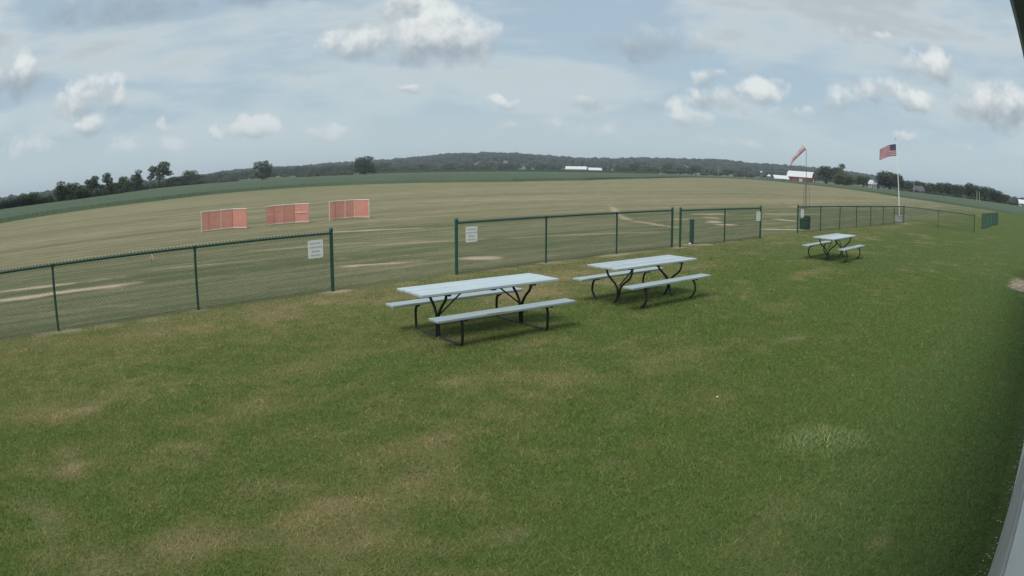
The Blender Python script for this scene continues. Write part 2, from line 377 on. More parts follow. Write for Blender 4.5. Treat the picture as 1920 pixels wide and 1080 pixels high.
DIRT = [  # x, y, half length, half width, bearing, strength
    (-12.8, 13.95, 1.35, .16, 52, .9), (-11.4, 13.0, 1.9, .20, 50, 1.0), (-9.3, 17.5, 1.2, .10, 56, .5), (-.84, 18.87, .42, .30, 60, 1.0), (-5.8, 27.8, 2.0, .16, 67, .85), (-3.7, 17.55, .8, .11, 64, .9),
    (6.2, 41.5, 4.4, .16, 5, .6), (5.75, 35.4, 1.9, .16, 0, .7), (6.4, 31.9, 1.8, .16, 158, .7), (12.2, 40.7, 1.3, .35, 55, .9), (11.0, 37.1, .4, .4, 60, .8), (10.3, 33.9, .7, .3, 10, .9), (10.4, 32.4, .55, .32, 40, 1.0),
    (12.5, 30.5, 1.3, .16, 70, .9), (16.0, 37.8, .5, .3, 90, .8), (8.7, 35.25, .5, .22, 70, .7), (2.58, 3.52, .11, .05, 20, .3), (-3.6, 13.6, .25, .12, 47, .6), (.9, 17.85, .4, .12, 47, .55), (5.4, 21.8, .4, .14, 47, .5),
    (6.2, 22.75, .5, .18, 60, .8), (-5.9, 11.45, .25, .1, 47, .4), (-8.1, 9.3, .4, .1, 47, .4), (3.0, 19.7, .9, .13, 47, .6), (28.2, 42.0, 1.0, .35, 60, .5), (20, 45, 3, .35, 60, .45), (-7, 22, 2.5, .2, 60, .35), (3, 26, 3, .2, 62, .4),
    (-3, 23, 2.2, .16, 62, .4), (30, 60, 6, .6, 60, .35), (0, 55, 7, .5, 66, .35), (-20, 45, 6, .4, 60, .35), (15.3, 14.5, 1.3, .4, 48, .9)]
def masks(x, y):
    u, w = uw(x, y)
    d = np.hypot(x, y); a = np.degrees(np.arctan2(x, y))
    field = sst(11.9, 13.0, w + .35 * (fbm(x * .8, y * .8, 40, 2) - .5))
    n1 = fbm(u * .42, w * .75, 3, 5); n2 = fbm(x * 1.7, y * 1.7, 9, 4)
    dry = .06 + sst(.48, .78, n1 * .7 + n2 * .3) * .6
    dry = dry + .35 * sst(6.0, 12.5, w) * (1 - field)
    dry = dry + .75 * (fbm(x * 4.3, y * 4.3, 55, 3) - .5) - .16 * sst(-1, 8, x) * (1 - field)
    for (cx, cy_, sa, sb) in DRY:
        du, dw = uw(x - cx, y - cy_)
        q = (du / sa) ** 2 + (dw / sb) ** 2
        dry = dry + .30 * np.exp(-q) * (.35 + 1.2 * n2)
    dry = dry * (1 - .75 * (1 - sst(.5, 4.2, w)))                  # greener beside the clubhouse
    fn = fbm(u * .055, w * .55, 21, 5); fn2 = fbm(u * .02, w * .16, 25, 3)
    fdry = .34 + .42 * sst(13, 34, w) + .5 * (fn - .5) + .35 * (fn2 - .5)
    dry = dry * (1 - field) + fdry * field
    dirt = .30 * np.exp(-((w - 12.25) / .28) ** 2) * sst(.42, .7, n2) * (u < 46)
    for (cx, cy_, sa, sb, be, st) in DIRT:
        e = (math.sin(R(be)), math.cos(R(be)))
        du = (x - cx) * e[0] + (y - cy_) * e[1]; dw = -(x - cx) * e[1] + (y - cy_) * e[0]
        q = (du / (1.15 * sa)) ** 2 + ((dw + .25 * sb * np.sin(du * 2.3 / sa)) / (1.35 * sb)) ** 2
        dirt = np.maximum(dirt, st * sst(.12, .8, np.exp(-q * .8) + .95 * (n2 - .5)))
    edge = np.interp(a, SOY[:, 0], SOY[:, 1])
    lush = sst(edge * .95, edge * .97, d + edge * .02 * (fbm(a * .8, d * .02, 31, 2) - .5)) * field
    return field, np.clip(dry, 0, 1), np.clip(dirt, 0, 1), lush

# ------------------------------------------------------------------ ground
def axis(lo, hi, end, step, grow):
    core = list(np.arange(lo, hi + 1e-6, step)); a = []; s = step; v = core[-1]
    while v < end: s *= grow; v += s; a.append(min(v, end))
    b = []; s = step; v = core[0]
    while v > -end: s *= grow; v -= s; b.append(max(v, -end))
    return np.array(b[::-1] + core + a)
GX = axis(-16, 18, 5000, .2, 1.055); GY = axis(1.5, 34, 5000, .2, 1.055)
XX, YY = np.meshgrid(GX, GY)
gx, gy = XX.ravel(), YY.ravel()
gz = terrain(gx, gy) + .03 * (fbm(gx * .3, gy * .3, 5, 3) - .5) * (np.hypot(gx, gy) < 60)
nx, ny = len(GX), len(GY)
ii = (np.arange(ny - 1)[:, None] * nx + np.arange(nx - 1)[None]).ravel()
gf = np.stack([ii, ii + 1, ii + nx + 1, ii + nx], 1)
gm = bpy.data.materials.new('mown_ground'); gm.use_nodes = True
nt = gm.node_tree; bsdf = nt.nodes['Principled BSDF']
bsdf.inputs['Roughness'].default_value = .95; bsdf.inputs['Specular IOR Level'].default_value = .1
att = {n: node(nt, 'ShaderNodeAttribute', attribute_name=n).outputs['Fac'] for n in ('field', 'dry', 'dirt', 'lush')}
geo = node(nt, 'ShaderNodeNewGeometry').outputs['Position']
rot = node(nt, 'ShaderNodeMapping', {'Vector': geo, 'Rotation': (0, 0, R(-43))}).outputs[0]
st1 = node(nt, 'ShaderNodeVectorMath', {0: rot, 1: (.035, 1.5, 1)}, operation='MULTIPLY').outputs[0]
ns = node(nt, 'ShaderNodeTexNoise', {'Vector': st1, 'Scale': 1.0, 'Detail': 6, 'Roughness': .65}).outputs[0]
st2 = node(nt, 'ShaderNodeVectorMath', {0: rot, 1: (.006, .24, 1)}, operation='MULTIPLY').outputs[0]
nb = node(nt, 'ShaderNodeTexNoise', {'Vector': st2, 'Scale': 1.0, 'Detail': 3, 'Roughness': .6}).outputs[0]
ns = math_n(nt, 'MULTIPLY_ADD', nb, .55, math_n(nt, 'MULTIPLY_ADD', ns, 1.15, -.35))
st3 = node(nt, 'ShaderNodeVectorMath', {0: rot, 1: (.35, 1.7, 1)}, operation='MULTIPLY').outputs[0]
nm = node(nt, 'ShaderNodeTexNoise', {'Vector': st3, 'Scale': 1.0, 'Detail': 5, 'Roughness': .7}).outputs[0]
ns = math_n(nt, 'ADD', ns, math_n(nt, 'MULTIPLY_ADD', nm, .9, -.45))
nf = node(nt, 'ShaderNodeTexNoise', {'Vector': geo, 'Scale': 9.0, 'Detail': 6, 'Roughness': .75}).outputs[0]
nff = node(nt, 'ShaderNodeTexNoise', {'Vector': geo, 'Scale': 60.0, 'Detail': 3, 'Roughness': .7}).outputs[0]
dry2 = math_n(nt, 'ADD', att['dry'], math_n(nt, 'MULTIPLY_ADD', nf, .7, -.35), clamp=True)
lawn = mixcol(nt, dry2, (.074, .108, .028), (.21, .172, .086))
fdry = math_n(nt, 'ADD', math_n(nt, 'ADD', att['dry'], math_n(nt, 'MULTIPLY_ADD', nf, 1.3, -.65)), math_n(nt, 'MULTIPLY_ADD', ns, 1.7, -1.03), clamp=True)
fld = mixcol(nt, fdry, (.098, .118, .056), (.285, .248, .155))
c = mixcol(nt, att['field'], lawn, fld)
c = mixcol(nt, att['lush'], c, (.15, .18, .085))
c = mixcol(nt, math_n(nt, 'ADD', att['dirt'], math_n(nt, 'MULTIPLY_ADD', nf, .3, -.15), clamp=True), c, (.47, .375, .27))
hv = node(nt, 'ShaderNodeHueSaturation', {'Color': c, 'Value': maprange(nt, nff, .25, .75, .80, 1.20, False)}).outputs[0]
nt.links.new(hv, bsdf.inputs['Base Color'])
bmp = node(nt, 'ShaderNodeBump', {'Height': nff, 'Strength': .5, 'Distance': .03})
nt.links.new(bmp.outputs[0], bsdf.inputs['Normal'])
gme = np_mesh('ground', np.stack([gx, gy, gz], 1), gf, gm, smooth=True)
for nme, arr in zip(('field', 'dry', 'dirt', 'lush'), masks(gx, gy)):
    at_ = gme.attributes.new(nme, 'FLOAT', 'POINT'); at_.data.foreach_set('value', arr.astype(np.float32))
tag(link('ground', gme), kind='structure')

# ------------------------------------------------------------------ grass blades (uncountable)
rng = np.random.default_rng(11); td_ = (math.sin(R(48.0)), math.cos(R(48.0)))
def grass_mesh():
    Vs, Cs = [], []
    for (r0, r1, dens, wd, ht) in ((1.4, 4.5, 9000, .0046, .033), (4.5, 7.5, 6000, .0062, .032), (7.5, 12, 3000, .0088, .030), (12, 20, 1100, .0135, .028), (20, 42, 190, .024, .026)):
        n = int(math.pi * (r1 * r1 - r0 * r0) * 112 / 360 * dens)
        r = np.sqrt(rng.uniform(r0 * r0, r1 * r1, n)); a = np.radians(rng.uniform(-56, 56, n))
        x, y = r * np.sin(a), r * np.cos(a)
        f, dr, di, lu = masks(x, y)
        u, w = uw(x, y)
        keep = (w > -.11) & (rng.random(n) > di * 1.5) & (rng.random(n) > f * .45) & (rng.random(n) > .25 * dr)
        pu = x * td_[0] + y * td_[1]; pw = -x * td_[1] + y * td_[0]
        keep &= ((pu - 20.7) / 1.75) ** 2 + ((pw - .52) / .6) ** 2 > .8
        if r1 > 30: keep &= rng.random(n) > sst(24, 42, r)
        x, y, f, dr, w = x[keep], y[keep], f[keep], dr[keep], w[keep]; n = len(x)
        tall = np.exp(-(((x - 2.95) / .55) ** 2 + ((y - 5.5) / .38) ** 2) ** 2) * (rng.random(n) < .35)
        clump = fbm(x * 5, y * 5, 77, 3)
        h = ht * rng.uniform(.5, 1.15, n) * (.7 + .6 * clump) * (1 + 1.2 * tall) * (1 - .35 * f) * np.where(rng.random(n) < .03, 1.8, 1.0)
        th = rng.uniform(0, 2 * np.pi, n); ln = rng.uniform(.4, 1.7, n) * h; la = rng.uniform(0, 2 * np.pi, n)
        hw = wd * rng.uniform(.6, 1.3, n) / 2 * 1.6
        b = np.stack([x, y, np.zeros(n)], 1)
        side = np.stack([np.cos(th) * hw, np.sin(th) * hw, np.zeros(n)], 1)
        tip = b + np.stack([np.cos(la) * ln, np.sin(la) * ln, h], 1)
        zb = .03 * (fbm(x * .3, y * .3, 5, 3) - .5) - .006
        V = np.stack([b - side, b + side, tip], 1); V[:, :, 2] += zb[:, None]
        g1 = np.array([.070, .122, .024]); g2 = np.array([.146, .204, .056]); br = np.array([.295, .24, .125]); fg = np.array([.12, .13, .066]); fb = np.array([.27, .24, .155])
        t = rng.random(n)[:, None]; dm = np.clip(dr + .45 * (rng.random(n) - .5) + (.25 * (clump - .5)), 0, 1)[:, None]
        lush_w = (1 - sst(.3, 3.4, w))[:, None]
        g = g1 * (1 - t) + g2 * t; g = g * (1 - .6 * lush_w) + np.array([.085, .170, .060]) * .6 * lush_w
        C = g * (1 - dm) + br * dm
        Cf = fg * (1 - dm) + fb * dm; C = C * (1 - f[:, None]) + Cf * f[:, None]
        C = C * (1 - tall[:, None] * .5) + np.array([.34, .37, .19]) * tall[:, None] * .5
        C = C * rng.uniform(.72, 1.12, n)[:, None] * np.where(rng.random(n) < .14, 1.4, 1.0)[:, None] * 1.62
        Vs.append(V.reshape(-1, 3)); Cs.append(np.repeat(C, 3, 0))
    V = np.concatenate(Vs); C = np.concatenate(Cs)
    me = np_mesh('lawn_grass', V, np.arange(len(V)).reshape(-1, 3), GRASS)
    ca = me.color_attributes.new('blade', 'FLOAT_COLOR', 'POINT')
    ca.data.foreach_set('color', np.c_[C, np.ones(len(C))].astype(np.float32).ravel())
    return me
GRASS = bpy.data.materials.new('grass_blades'); GRASS.use_nodes = True
nt = GRASS.node_tree; b = nt.nodes['Principled BSDF']; b.inputs['Roughness'].default_value = .7; b.inputs['Specular IOR Level'].default_value = .15
ba = node(nt, 'ShaderNodeAttribute', attribute_name='blade').outputs['Color']
nt.links.new(ba, b.inputs['Base Color'])
gn = node(nt, 'ShaderNodeNewGeometry').outputs['Normal']
soft = node(nt, 'ShaderNodeVectorMath', {0: gn, 1: (.35, .35, .35), 2: (0, 0, .8)}, operation='MULTIPLY_ADD').outputs[0]
soft = node(nt, 'ShaderNodeVectorMath', {0: soft}, operation='NORMALIZE').outputs[0]
nt.links.new(soft, b.inputs['Normal'])
tr = node(nt, 'ShaderNodeBsdfTranslucent', {'Color': ba})
mx = node(nt, 'ShaderNodeMixShader', {0: .45, 1: b.outputs[0], 2: tr.outputs[0]})
nt.links.new(mx.outputs[0], nt.nodes['Material Output'].inputs['Surface'])
tag(link('lawn_grass', grass_mesh()), 'short mown grass with dry brown patches', 'grass', kind='stuff')

# ------------------------------------------------------------------ crops beyond the mown strip
def crop(name, azs, near, far, nr, h, mat, label, jit):
    A = np.radians(azs); na = len(azs); V = []
    nearr = np.interp(azs, *near) if isinstance(near, tuple) else np.full(na, near)
    for i in range(nr):
        rr = nearr + (rng.uniform(-.1, .1, na) if i < 2 else 0)
        if i: rr = rr + 1.3 + (far - nearr - 1.3) * ((i - 1) / (nr - 2)) ** 2.2
        x, y = rr * np.sin(A), rr * np.cos(A)
        V.append(np.stack([x, y, terrain(x, y) + (h + rng.uniform(-jit, jit, na) if i else .015)], 1))
    V = np.concatenate(V)
    ii = (np.arange(nr - 1)[:, None] * na + np.arange(na - 1)[None]).ravel()
    F = np.stack([ii, ii + 1, ii + na + 1, ii + na], 1)
    return tag(link(name, np_mesh(name, V, F, mat)), label, 'crop', kind='stuff')
M['soy'] = material('soybean_leaves', (.078, .110, .062), (.064, .094, .054), .06, .8, spec=.15, detail=6, stretch=(1, .25, 1))
M['corn'] = material('corn_leaves', (.040, .066, .032), (.030, .052, .026), .3, .8, spec=.1)
crop('soybean_field', np.arange(-100, 100, .12), (SOY[:, 0], SOY[:, 1]), 960, 60, .5, M['soy'], 'wide dark green soybean field beyond the dry mown strip', .06)
crop('corn_field', np.arange(-11.5, 12, .06), 640., 760, 14, 2.3, M['corn'], 'thin dark band of corn below the wooded hill', .35)

# ------------------------------------------------------------------ forested hill (one far mass)
def icosphere(sub):
    import bmesh
    bm = bmesh.new(); bmesh.ops.create_icosphere(bm, subdivisions=sub, radius=1.0)
    V = np.array([v.co[:] for v in bm.verts]); F = np.array([[v.index for v in f.verts] for f in bm.faces]); bm.free(); return V, F
IV, IF = icosphere(2)
def forest():
    Vs, Fs, n0 = [], [], 0
    xs, ys, hs = [], [], []
    for dd in np.concatenate([np.arange(1080, 1500, 70), np.arange(1500, 2080, 42)]):
        n = int(R(104) * dd / 10.5)
        a = np.radians(rng.uniform(-52, 52, n)); r = dd + rng.uniform(-22, 22, n)
        xs.append(r * np.sin(a)); ys.append(r * np.cos(a)); hs.append(rng.uniform(9, 13.5, n) * (.8 + .5 * fbm(xs[-1] * .012, ys[-1] * .012, 91, 2)))
    x, y, h = map(np.concatenate, (xs, ys, hs)); z = terrain(x, y)
    for i in range(len(x)):
        rad = h[i] * rng.uniform(.52, .85)
        jit = 1 + rng.uniform(-.15, .15, len(IV))[:, None]
        V = IV * jit * np.array([rad, rad, h[i] * .5]) + np.array([x[i], y[i], z[i] + h[i] * .5])
        Vs.append(V); Fs.append(IF + n0); n0 += len(IV)
    return np_mesh('hillside_forest', np.concatenate(Vs), np.concatenate(Fs), M['forest'])
IV, IF = icosphere(1)
tag(link('hillside_forest', forest()), 'dense dark forest covering the long low hill on the horizon', 'forest', kind='stuff')

# ------------------------------------------------------------------ trees
def tree_proto(seed, H, W, lobes, leaf, nleaf, mat, open_base=.2, lean=0.0):
    """one tree: tapered trunk with limbs, and a crown of many small leaf sprays"""
    rg = np.random.default_rng(seed)
    t = MB(); tr = H * .022 + .08
    t.tube([(0, 0, -.2), (lean * .2, 0, H * .25), (lean * .6, .1, H * .5), (lean, 0, H * .8)], [tr * 1.3, tr, tr * .7, tr * .25], 7)
    cs = []
    for (lx, ly, lz, lr, lh) in lobes:
        c = np.array([lx * W + lean * lz, ly * W, lz * H]); cs.append((c, lr * W, lh * H))
        st = np.array([lean * lz * .5, 0, H * (.18 + .35 * lz)])
        t.tube([st, (st + c) / 2 + np.array([0, 0, .03 * H]), c], [tr * .5, tr * .33, tr * .1], 5)
    vol = np.array([r * r * h for (_, r, h) in cs]) ** .75; vol = vol / vol.sum()
    V = []
    for (c, r, h), fr in zip(cs, vol):
        n = int(nleaf * fr)
        d = rg.normal(size=(n, 3)); d /= np.linalg.norm(d, axis=1)[:, None]
        bumpy = 1 + .30 * (vnoise(d[:, 0] * 2.4 + seed, d[:, 2] * 2.4 + d[:, 1] * 2.0, seed) - .5) * 2
        rad = (.52 + .48 * rg.random(n) ** .6) * bumpy
        p = c + d * rad[:, None] * np.array([r, r, h])
        nrm = d * .9 + rg.normal(size=(n, 3)) * .55 + np.array([0, 0, .25]); nrm /= np.linalg.norm(nrm, axis=1)[:, None]
        a = np.cross(nrm, rg.normal(size=(n, 3))); a /= np.linalg.norm(a, axis=1)[:, None]; b = np.cross(nrm, a)
        s = leaf * rg.uniform(.55, 1.25, n)[:, None]
        V.append(np.stack([p - a * s, p - b * s * .7, p + a * s, p + b * s * .7], 1).reshape(-1, 3))
    V = np.concatenate(V); crown = np_mesh('crown', V, np.arange(len(V)).reshape(-1, 4), mat)
    return t.mesh('trunk', M['bark'], True), crown
def put_tree(name, proto, b, d, top_el, width, label, cat='tree', group=None, H0=12.0, W0=10.0, sink=0.0, mat=None):
    x, y = pol(b, d); z = tz(x, y) - sink
    h = at_el(b, d, top_el) - z
    o = thing(name, label, cat, (x, y, z), random.uniform(0, 6.28) if cat != 'tree' else random.uniform(-.5, .5), group)
    o.scale = (width / W0, width / W0, h / H0)
    for nm, me in zip(('trunk', 'crown'), proto):
        if me is not None: link(nm, me, o)
    return o
def rand_lobes(seed, n, spread, zlo, zhi, r, h):
    rg = np.random.default_rng(seed); out = []
    for i in range(n):
        a = rg.uniform(0, 6.28); q = spread * math.sqrt(rg.random()); z = rg.uniform(zlo, zhi)
        f = 1 - .45 * max(0, (z - .6) / .4)
        out.append((q * math.cos(a) * f, q * math.sin(a) * f, z, r * rg.uniform(.75, 1.2), h * rg.uniform(.75, 1.2)))
    return out
P_round = tree_proto(1, 12, 10, rand_lobes(1, 12, .34, .30, .80, .21, .17) + [(0, 0, .55, .34, .30)], .34, 3000, M['leaf_dark'])
P_round2 = tree_proto(2, 12, 10, rand_lobes(5, 13, .36, .26, .82, .20, .15) + [(0, 0, .5, .34, .32)], .34, 3000, M['leaf_mid'])
P_open = tree_proto(3, 12, 10, [(-.30, .05, .58, .16, .12), (-.14, -.1, .74, .15, .13), (.10, .1, .86, .19, .13), (.27, -.06, .72, .19, .15), (.16, .14, .58, .15, .10), (-.02, .1, .66, .12, .09), (.36, .1, .52, .12, .10), (-.36, -.05, .44, .12, .09), (-.12, .12, .48, .12, .08), (.22, -.1, .40, .14, .09)], .30, 2300, M['leaf_mid'])
P_open2 = tree_proto(4, 12, 10, [(-.08, 0, .86, .20, .13), (-.22, .1, .68, .17, .12), (.10, -.1, .66, .20, .13), (.0, .1, .50, .19, .10), (.32, 0, .44, .16, .10), (-.30, -.05, .42, .15, .10), (.05, 0, .34, .22, .12), (-.18, .1, .28, .16, .1)], .30, 2400, M['leaf_mid'])
P_tall = tree_proto(6, 12, 7, rand_lobes(8, 11, .24, .22, .86, .24, .14) + [(0, 0, .5, .28, .34)], .32, 2400, M['leaf_mid'])
P_willow = tree_proto(7, 12, 10, rand_lobes(11, 12, .36, .22, .70, .22, .22) + [(0, 0, .45, .42, .40)], .34, 3400, M['leaf_olive'])
P_dome = tree_proto(9, 12, 10, rand_lobes(13, 16, .38, .32, .76, .20, .17) + [(0, 0, .5, .42, .36)], .36, 3800, M['leaf_dark'])
P_tree_a = tree_proto(31, 12, 10, [(-.20, 0, .80, .20, .14), (.12, .1, .82, .20, .13), (.28, 0, .62, .22, .16), (.05, -.1, .60, .24, .18), (.20, .1, .40, .26, .18), (-.22, .05, .30, .16, .14), (.02, 0, .25, .30, .20), (-.30, 0, .64, .12, .10)], .32, 3200, M['leaf_mid'])
P_tree_b = tree_proto(33, 12, 10, [(-.20, 0, .80, .22, .15), (.14, .1, .84, .24, .14), (0, -.1, .62, .36, .24), (.26, 0, .50, .24, .22), (-.26, 0, .46, .22, .22), (.0, 0, .28, .42, .26), (.34, .1, .22, .2, .18)], .32, 3600, M['leaf_dark'])
def shrub_proto(seed, mat):
    _, cr = tree_proto(seed, 3.0, 5, rand_lobes(seed, 8, .36, .2, .62, .22, .3) + [(0, 0, .35, .4, .45)], .22, 900, mat)
    t = MB()
    for i in range(4):
        t.tube([(0, 0, -.1), (math.cos(i * 1.7) * .5, math.sin(i * 1.7) * .5, 1.3)], [.06, .03], 5)
    return t.mesh('trunk', M['bark']), cr
S_dark = shrub_proto(21, M['leaf_dark']); S_mid = shrub_proto(22, M['leaf_mid']); S_brown = shrub_proto(23, M['leaf_brown']); S_olive = shrub_proto(24, M['leaf_olive'])

LEFT = [  # bearing, distance, top elevation, crown width, prototype, label
    (-45.2, 215, .34, 6.5, P_round, 'dark round tree at the extreme left edge of the hedgerow'),
    (-43.35, 215, .56, 5.8, P_round, 'squat dark tree, left of the pair near the left edge'),
    (-42.4, 218, .56, 5.6, P_round2, 'squat dark tree, right of the pair near the left edge'),
    (-39.7, 222, 1.20, 5.0, P_tall, 'tall leafy tree at the left end of the high hedgerow'),
    (-38.5, 226, 1.10, 6.6, P_round2, 'broad tree second in the high hedgerow from the left'),
    (-37.6, 232, .80, 5.6, P_round, 'lower bushy tree left of the leaning see-through tree'),
    (-36.6, 240, 1.30, 5.6, P_open, 'thin see-through tree above the left hedgerow'),
    (-35.0, 260, 1.46, 5.6, P_open2, 'loose-crowned tree standing alone with sky on both sides'),
    (-33.4, 300, 1.14, 6.6, P_round2, 'flat-topped leafy tree right of the gap in the hedgerow'),
    (-32.3, 315, 1.47, 6.0, P_tall, 'narrow tree with a high top in the middle of the hedgerow'),
    (-30.2, 430, 1.93, 14.0, P_open, 'tallest tree of the hedgerow with a split open crown'),
    (-28.6, 450, .70, 9.5, P_round, 'low round tree right of the tallest hedgerow tree'),
    (-27.3, 470, 1.13, 11.5, P_round2, 'broad ragged tree closing the right end of the hedgerow'),
    (-20.9, 480, 1.42, 9.4, P_tree_a, 'lone tree with open left side in the far green field'),
    (-12.2, 540, 1.36, 11.0, P_tree_b, 'lone square-topped tree at the foot of the hill')]
for (b_, d_, te, w_, pr, lb) in LEFT:
    put_tree('hedgerow_tree', pr, b_, d_, te, w_ * 1.75, lb, W0=7.0 if pr is P_tall else 10.0)
i = 0
for b_ in np.arange(-46.4, -26.2, .62):
    d_ = float(np.interp(b_, [-46, -38, -34, -30, -26], [212, 222, 268, 415, 480]))
    te = {0: .10, 1: .30, 2: .18, 3: .36}[i % 4] + (.1 if -33 < b_ < -29 else 0)
    put_tree('hedgerow_shrub', (S_dark, S_mid, S_dark)[i % 3], b_, d_ + (i % 3), te, d_ * R(1.15), 'dark shrub filling the hedgerow under the left trees', 'shrub', 'hedgerow shrubs at the left', 3.0, 5.0); i += 1
for j, b_ in enumerate((-26.0, -25.3, -24.6, -23.9, -23.3)):
    put_tree('field_shrub', S_brown, b_, 480, .12 + .05 * (j % 2), 7.5, 'brownish shrub in the row right of the hedgerow', 'shrub', 'brownish field-edge shrubs', 3.0, 5.0)
for j, b_ in enumerate((-17.6, -16.9, -16.2, -15.4, -14.7, -14.0, -13.4)):
    put_tree('field_shrub', S_olive, b_, 560, .14 + .06 * (j % 3), 9.0, 'olive green shrub in the row left of the lone square-topped tree', 'shrub', 'olive field-edge shrubs', 3.0, 5.0)
j = 0
for b_ in list(np.arange(-22.6, -18, .9)) + list(np.arange(-10.6, -1.4, .62)):
    put_tree('woodland_tree', (P_round2, P_willow, P_round)[j % 3], b_ + .12 * ((j * 7) % 3), 900 + 25 * (j % 3), .22 + .13 * ((j * 5) % 4), 15 + 3 * (j % 2), 'round far-off tree at the foot of the left half of the wooded hill', 'tree', 'far trees under the left half of the hill'); j += 1
for b_ in np.arange(-25.5, -10.6, .78):
    put_tree('woodland_tree', (P_dome, P_round, P_round2)[j % 3], b_ + .15 * ((j * 7) % 3), 1010 + 20 * (j % 3), .52 + .1 * ((j * 5) % 3) + .15 * ((b_ + 25) / 15), 24 + 4 * (j % 2), 'far-off tree in the dark wooded row left of the hill', 'tree', 'far wooded row left of the hill'); j += 1
for b_ in list(np.arange(8.6, 20.4, .66)):
    put_tree('woodland_tree', (P_willow, P_round2, P_willow, P_round)[j % 4], b_ + .12 * ((j * 7) % 3), 860 + 25 * (j % 3), .40 + .14 * ((j * 5) % 4) - (.18 if b_ > 15.5 else 0), 16 + 4 * (j % 2), 'round far-off tree at the foot of the right half of the wooded hill', 'tree', 'far trees under the right half of the hill'); j += 1
RIGHT = [
    (26.6, 460, 1.60, 18.0, P_round, 'dark round tree directly right of the red barn'),
    (27.75, 480, 1.76, 15.0, P_tall, 'tall dark tree rising behind the pale willow-like tree'),
    (28.3, 425, 1.25, 19.0, P_willow, 'pale green rounded tree in front of the farm trees'),
    (29.95, 450, .95, 12.0, P_round, 'small dark tree between the pale tree and the white house'),
    (30.6, 470, .74, 9.0, P_round2, 'low dark tree behind the small white house'),
    (32.45, 425, 1.52, 22.5, P_dome, 'big dark dome-shaped tree behind the flagpole'),
    (34.3, 440, .82, 11.0, P_round, 'dark tree right of the dome-shaped tree'),
    (35.3, 445, .94, 11.0, P_dome, 'dark round tree above the grey gabled house'),
    (36.4, 430, .94, 11.0, P_round2, 'first dark tree right of the grey gabled house'),
    (37.4, 425, 1.10, 11.5, P_round, 'second dark tree right of the grey gabled house'),
    (38.3, 415, 1.08, 11.5, P_dome, 'third dark tree right of the grey gabled house'),
    (39.3, 405, 1.14, 12.0, P_round, 'fourth dark tree right of the grey gabled house'),
    (40.5, 390, 1.30, 13.0, P_dome, 'highest tree of the far right tree row'),
    (41.8, 380, 1.26, 12.5, P_round, 'dark tree behind the pair of yellowish poles'),
    (42.9, 375, 1.06, 11.5, P_dome, 'sloping dark tree near the right end of the tree row'),
    (43.8, 370, .76, 9.5, P_round, 'low dark tree at the right end of the tree row'),
    (45.6, 390, .58, 9.0, P_round, 'dark tree at the extreme right edge of the picture')]
for (b_, d_, te, w_, pr, lb) in RIGHT:
    put_tree('farm_tree', pr, b_, d_, te, w_, lb, W0=7.0 if pr is P_tall else 10.0)
j = 0
for b_ in np.arange(33.4, 46, .7):
    put_tree('field_shrub', (S_dark, S_mid)[j % 2], b_, float(np.interp(b_, [33, 46], [415, 360])), .08 + .07 * (j % 3), 8.0, 'dark shrub filling in under the far right tree row', 'shrub', 'shrubs under the far right trees', 3.0, 5.0); j += 1

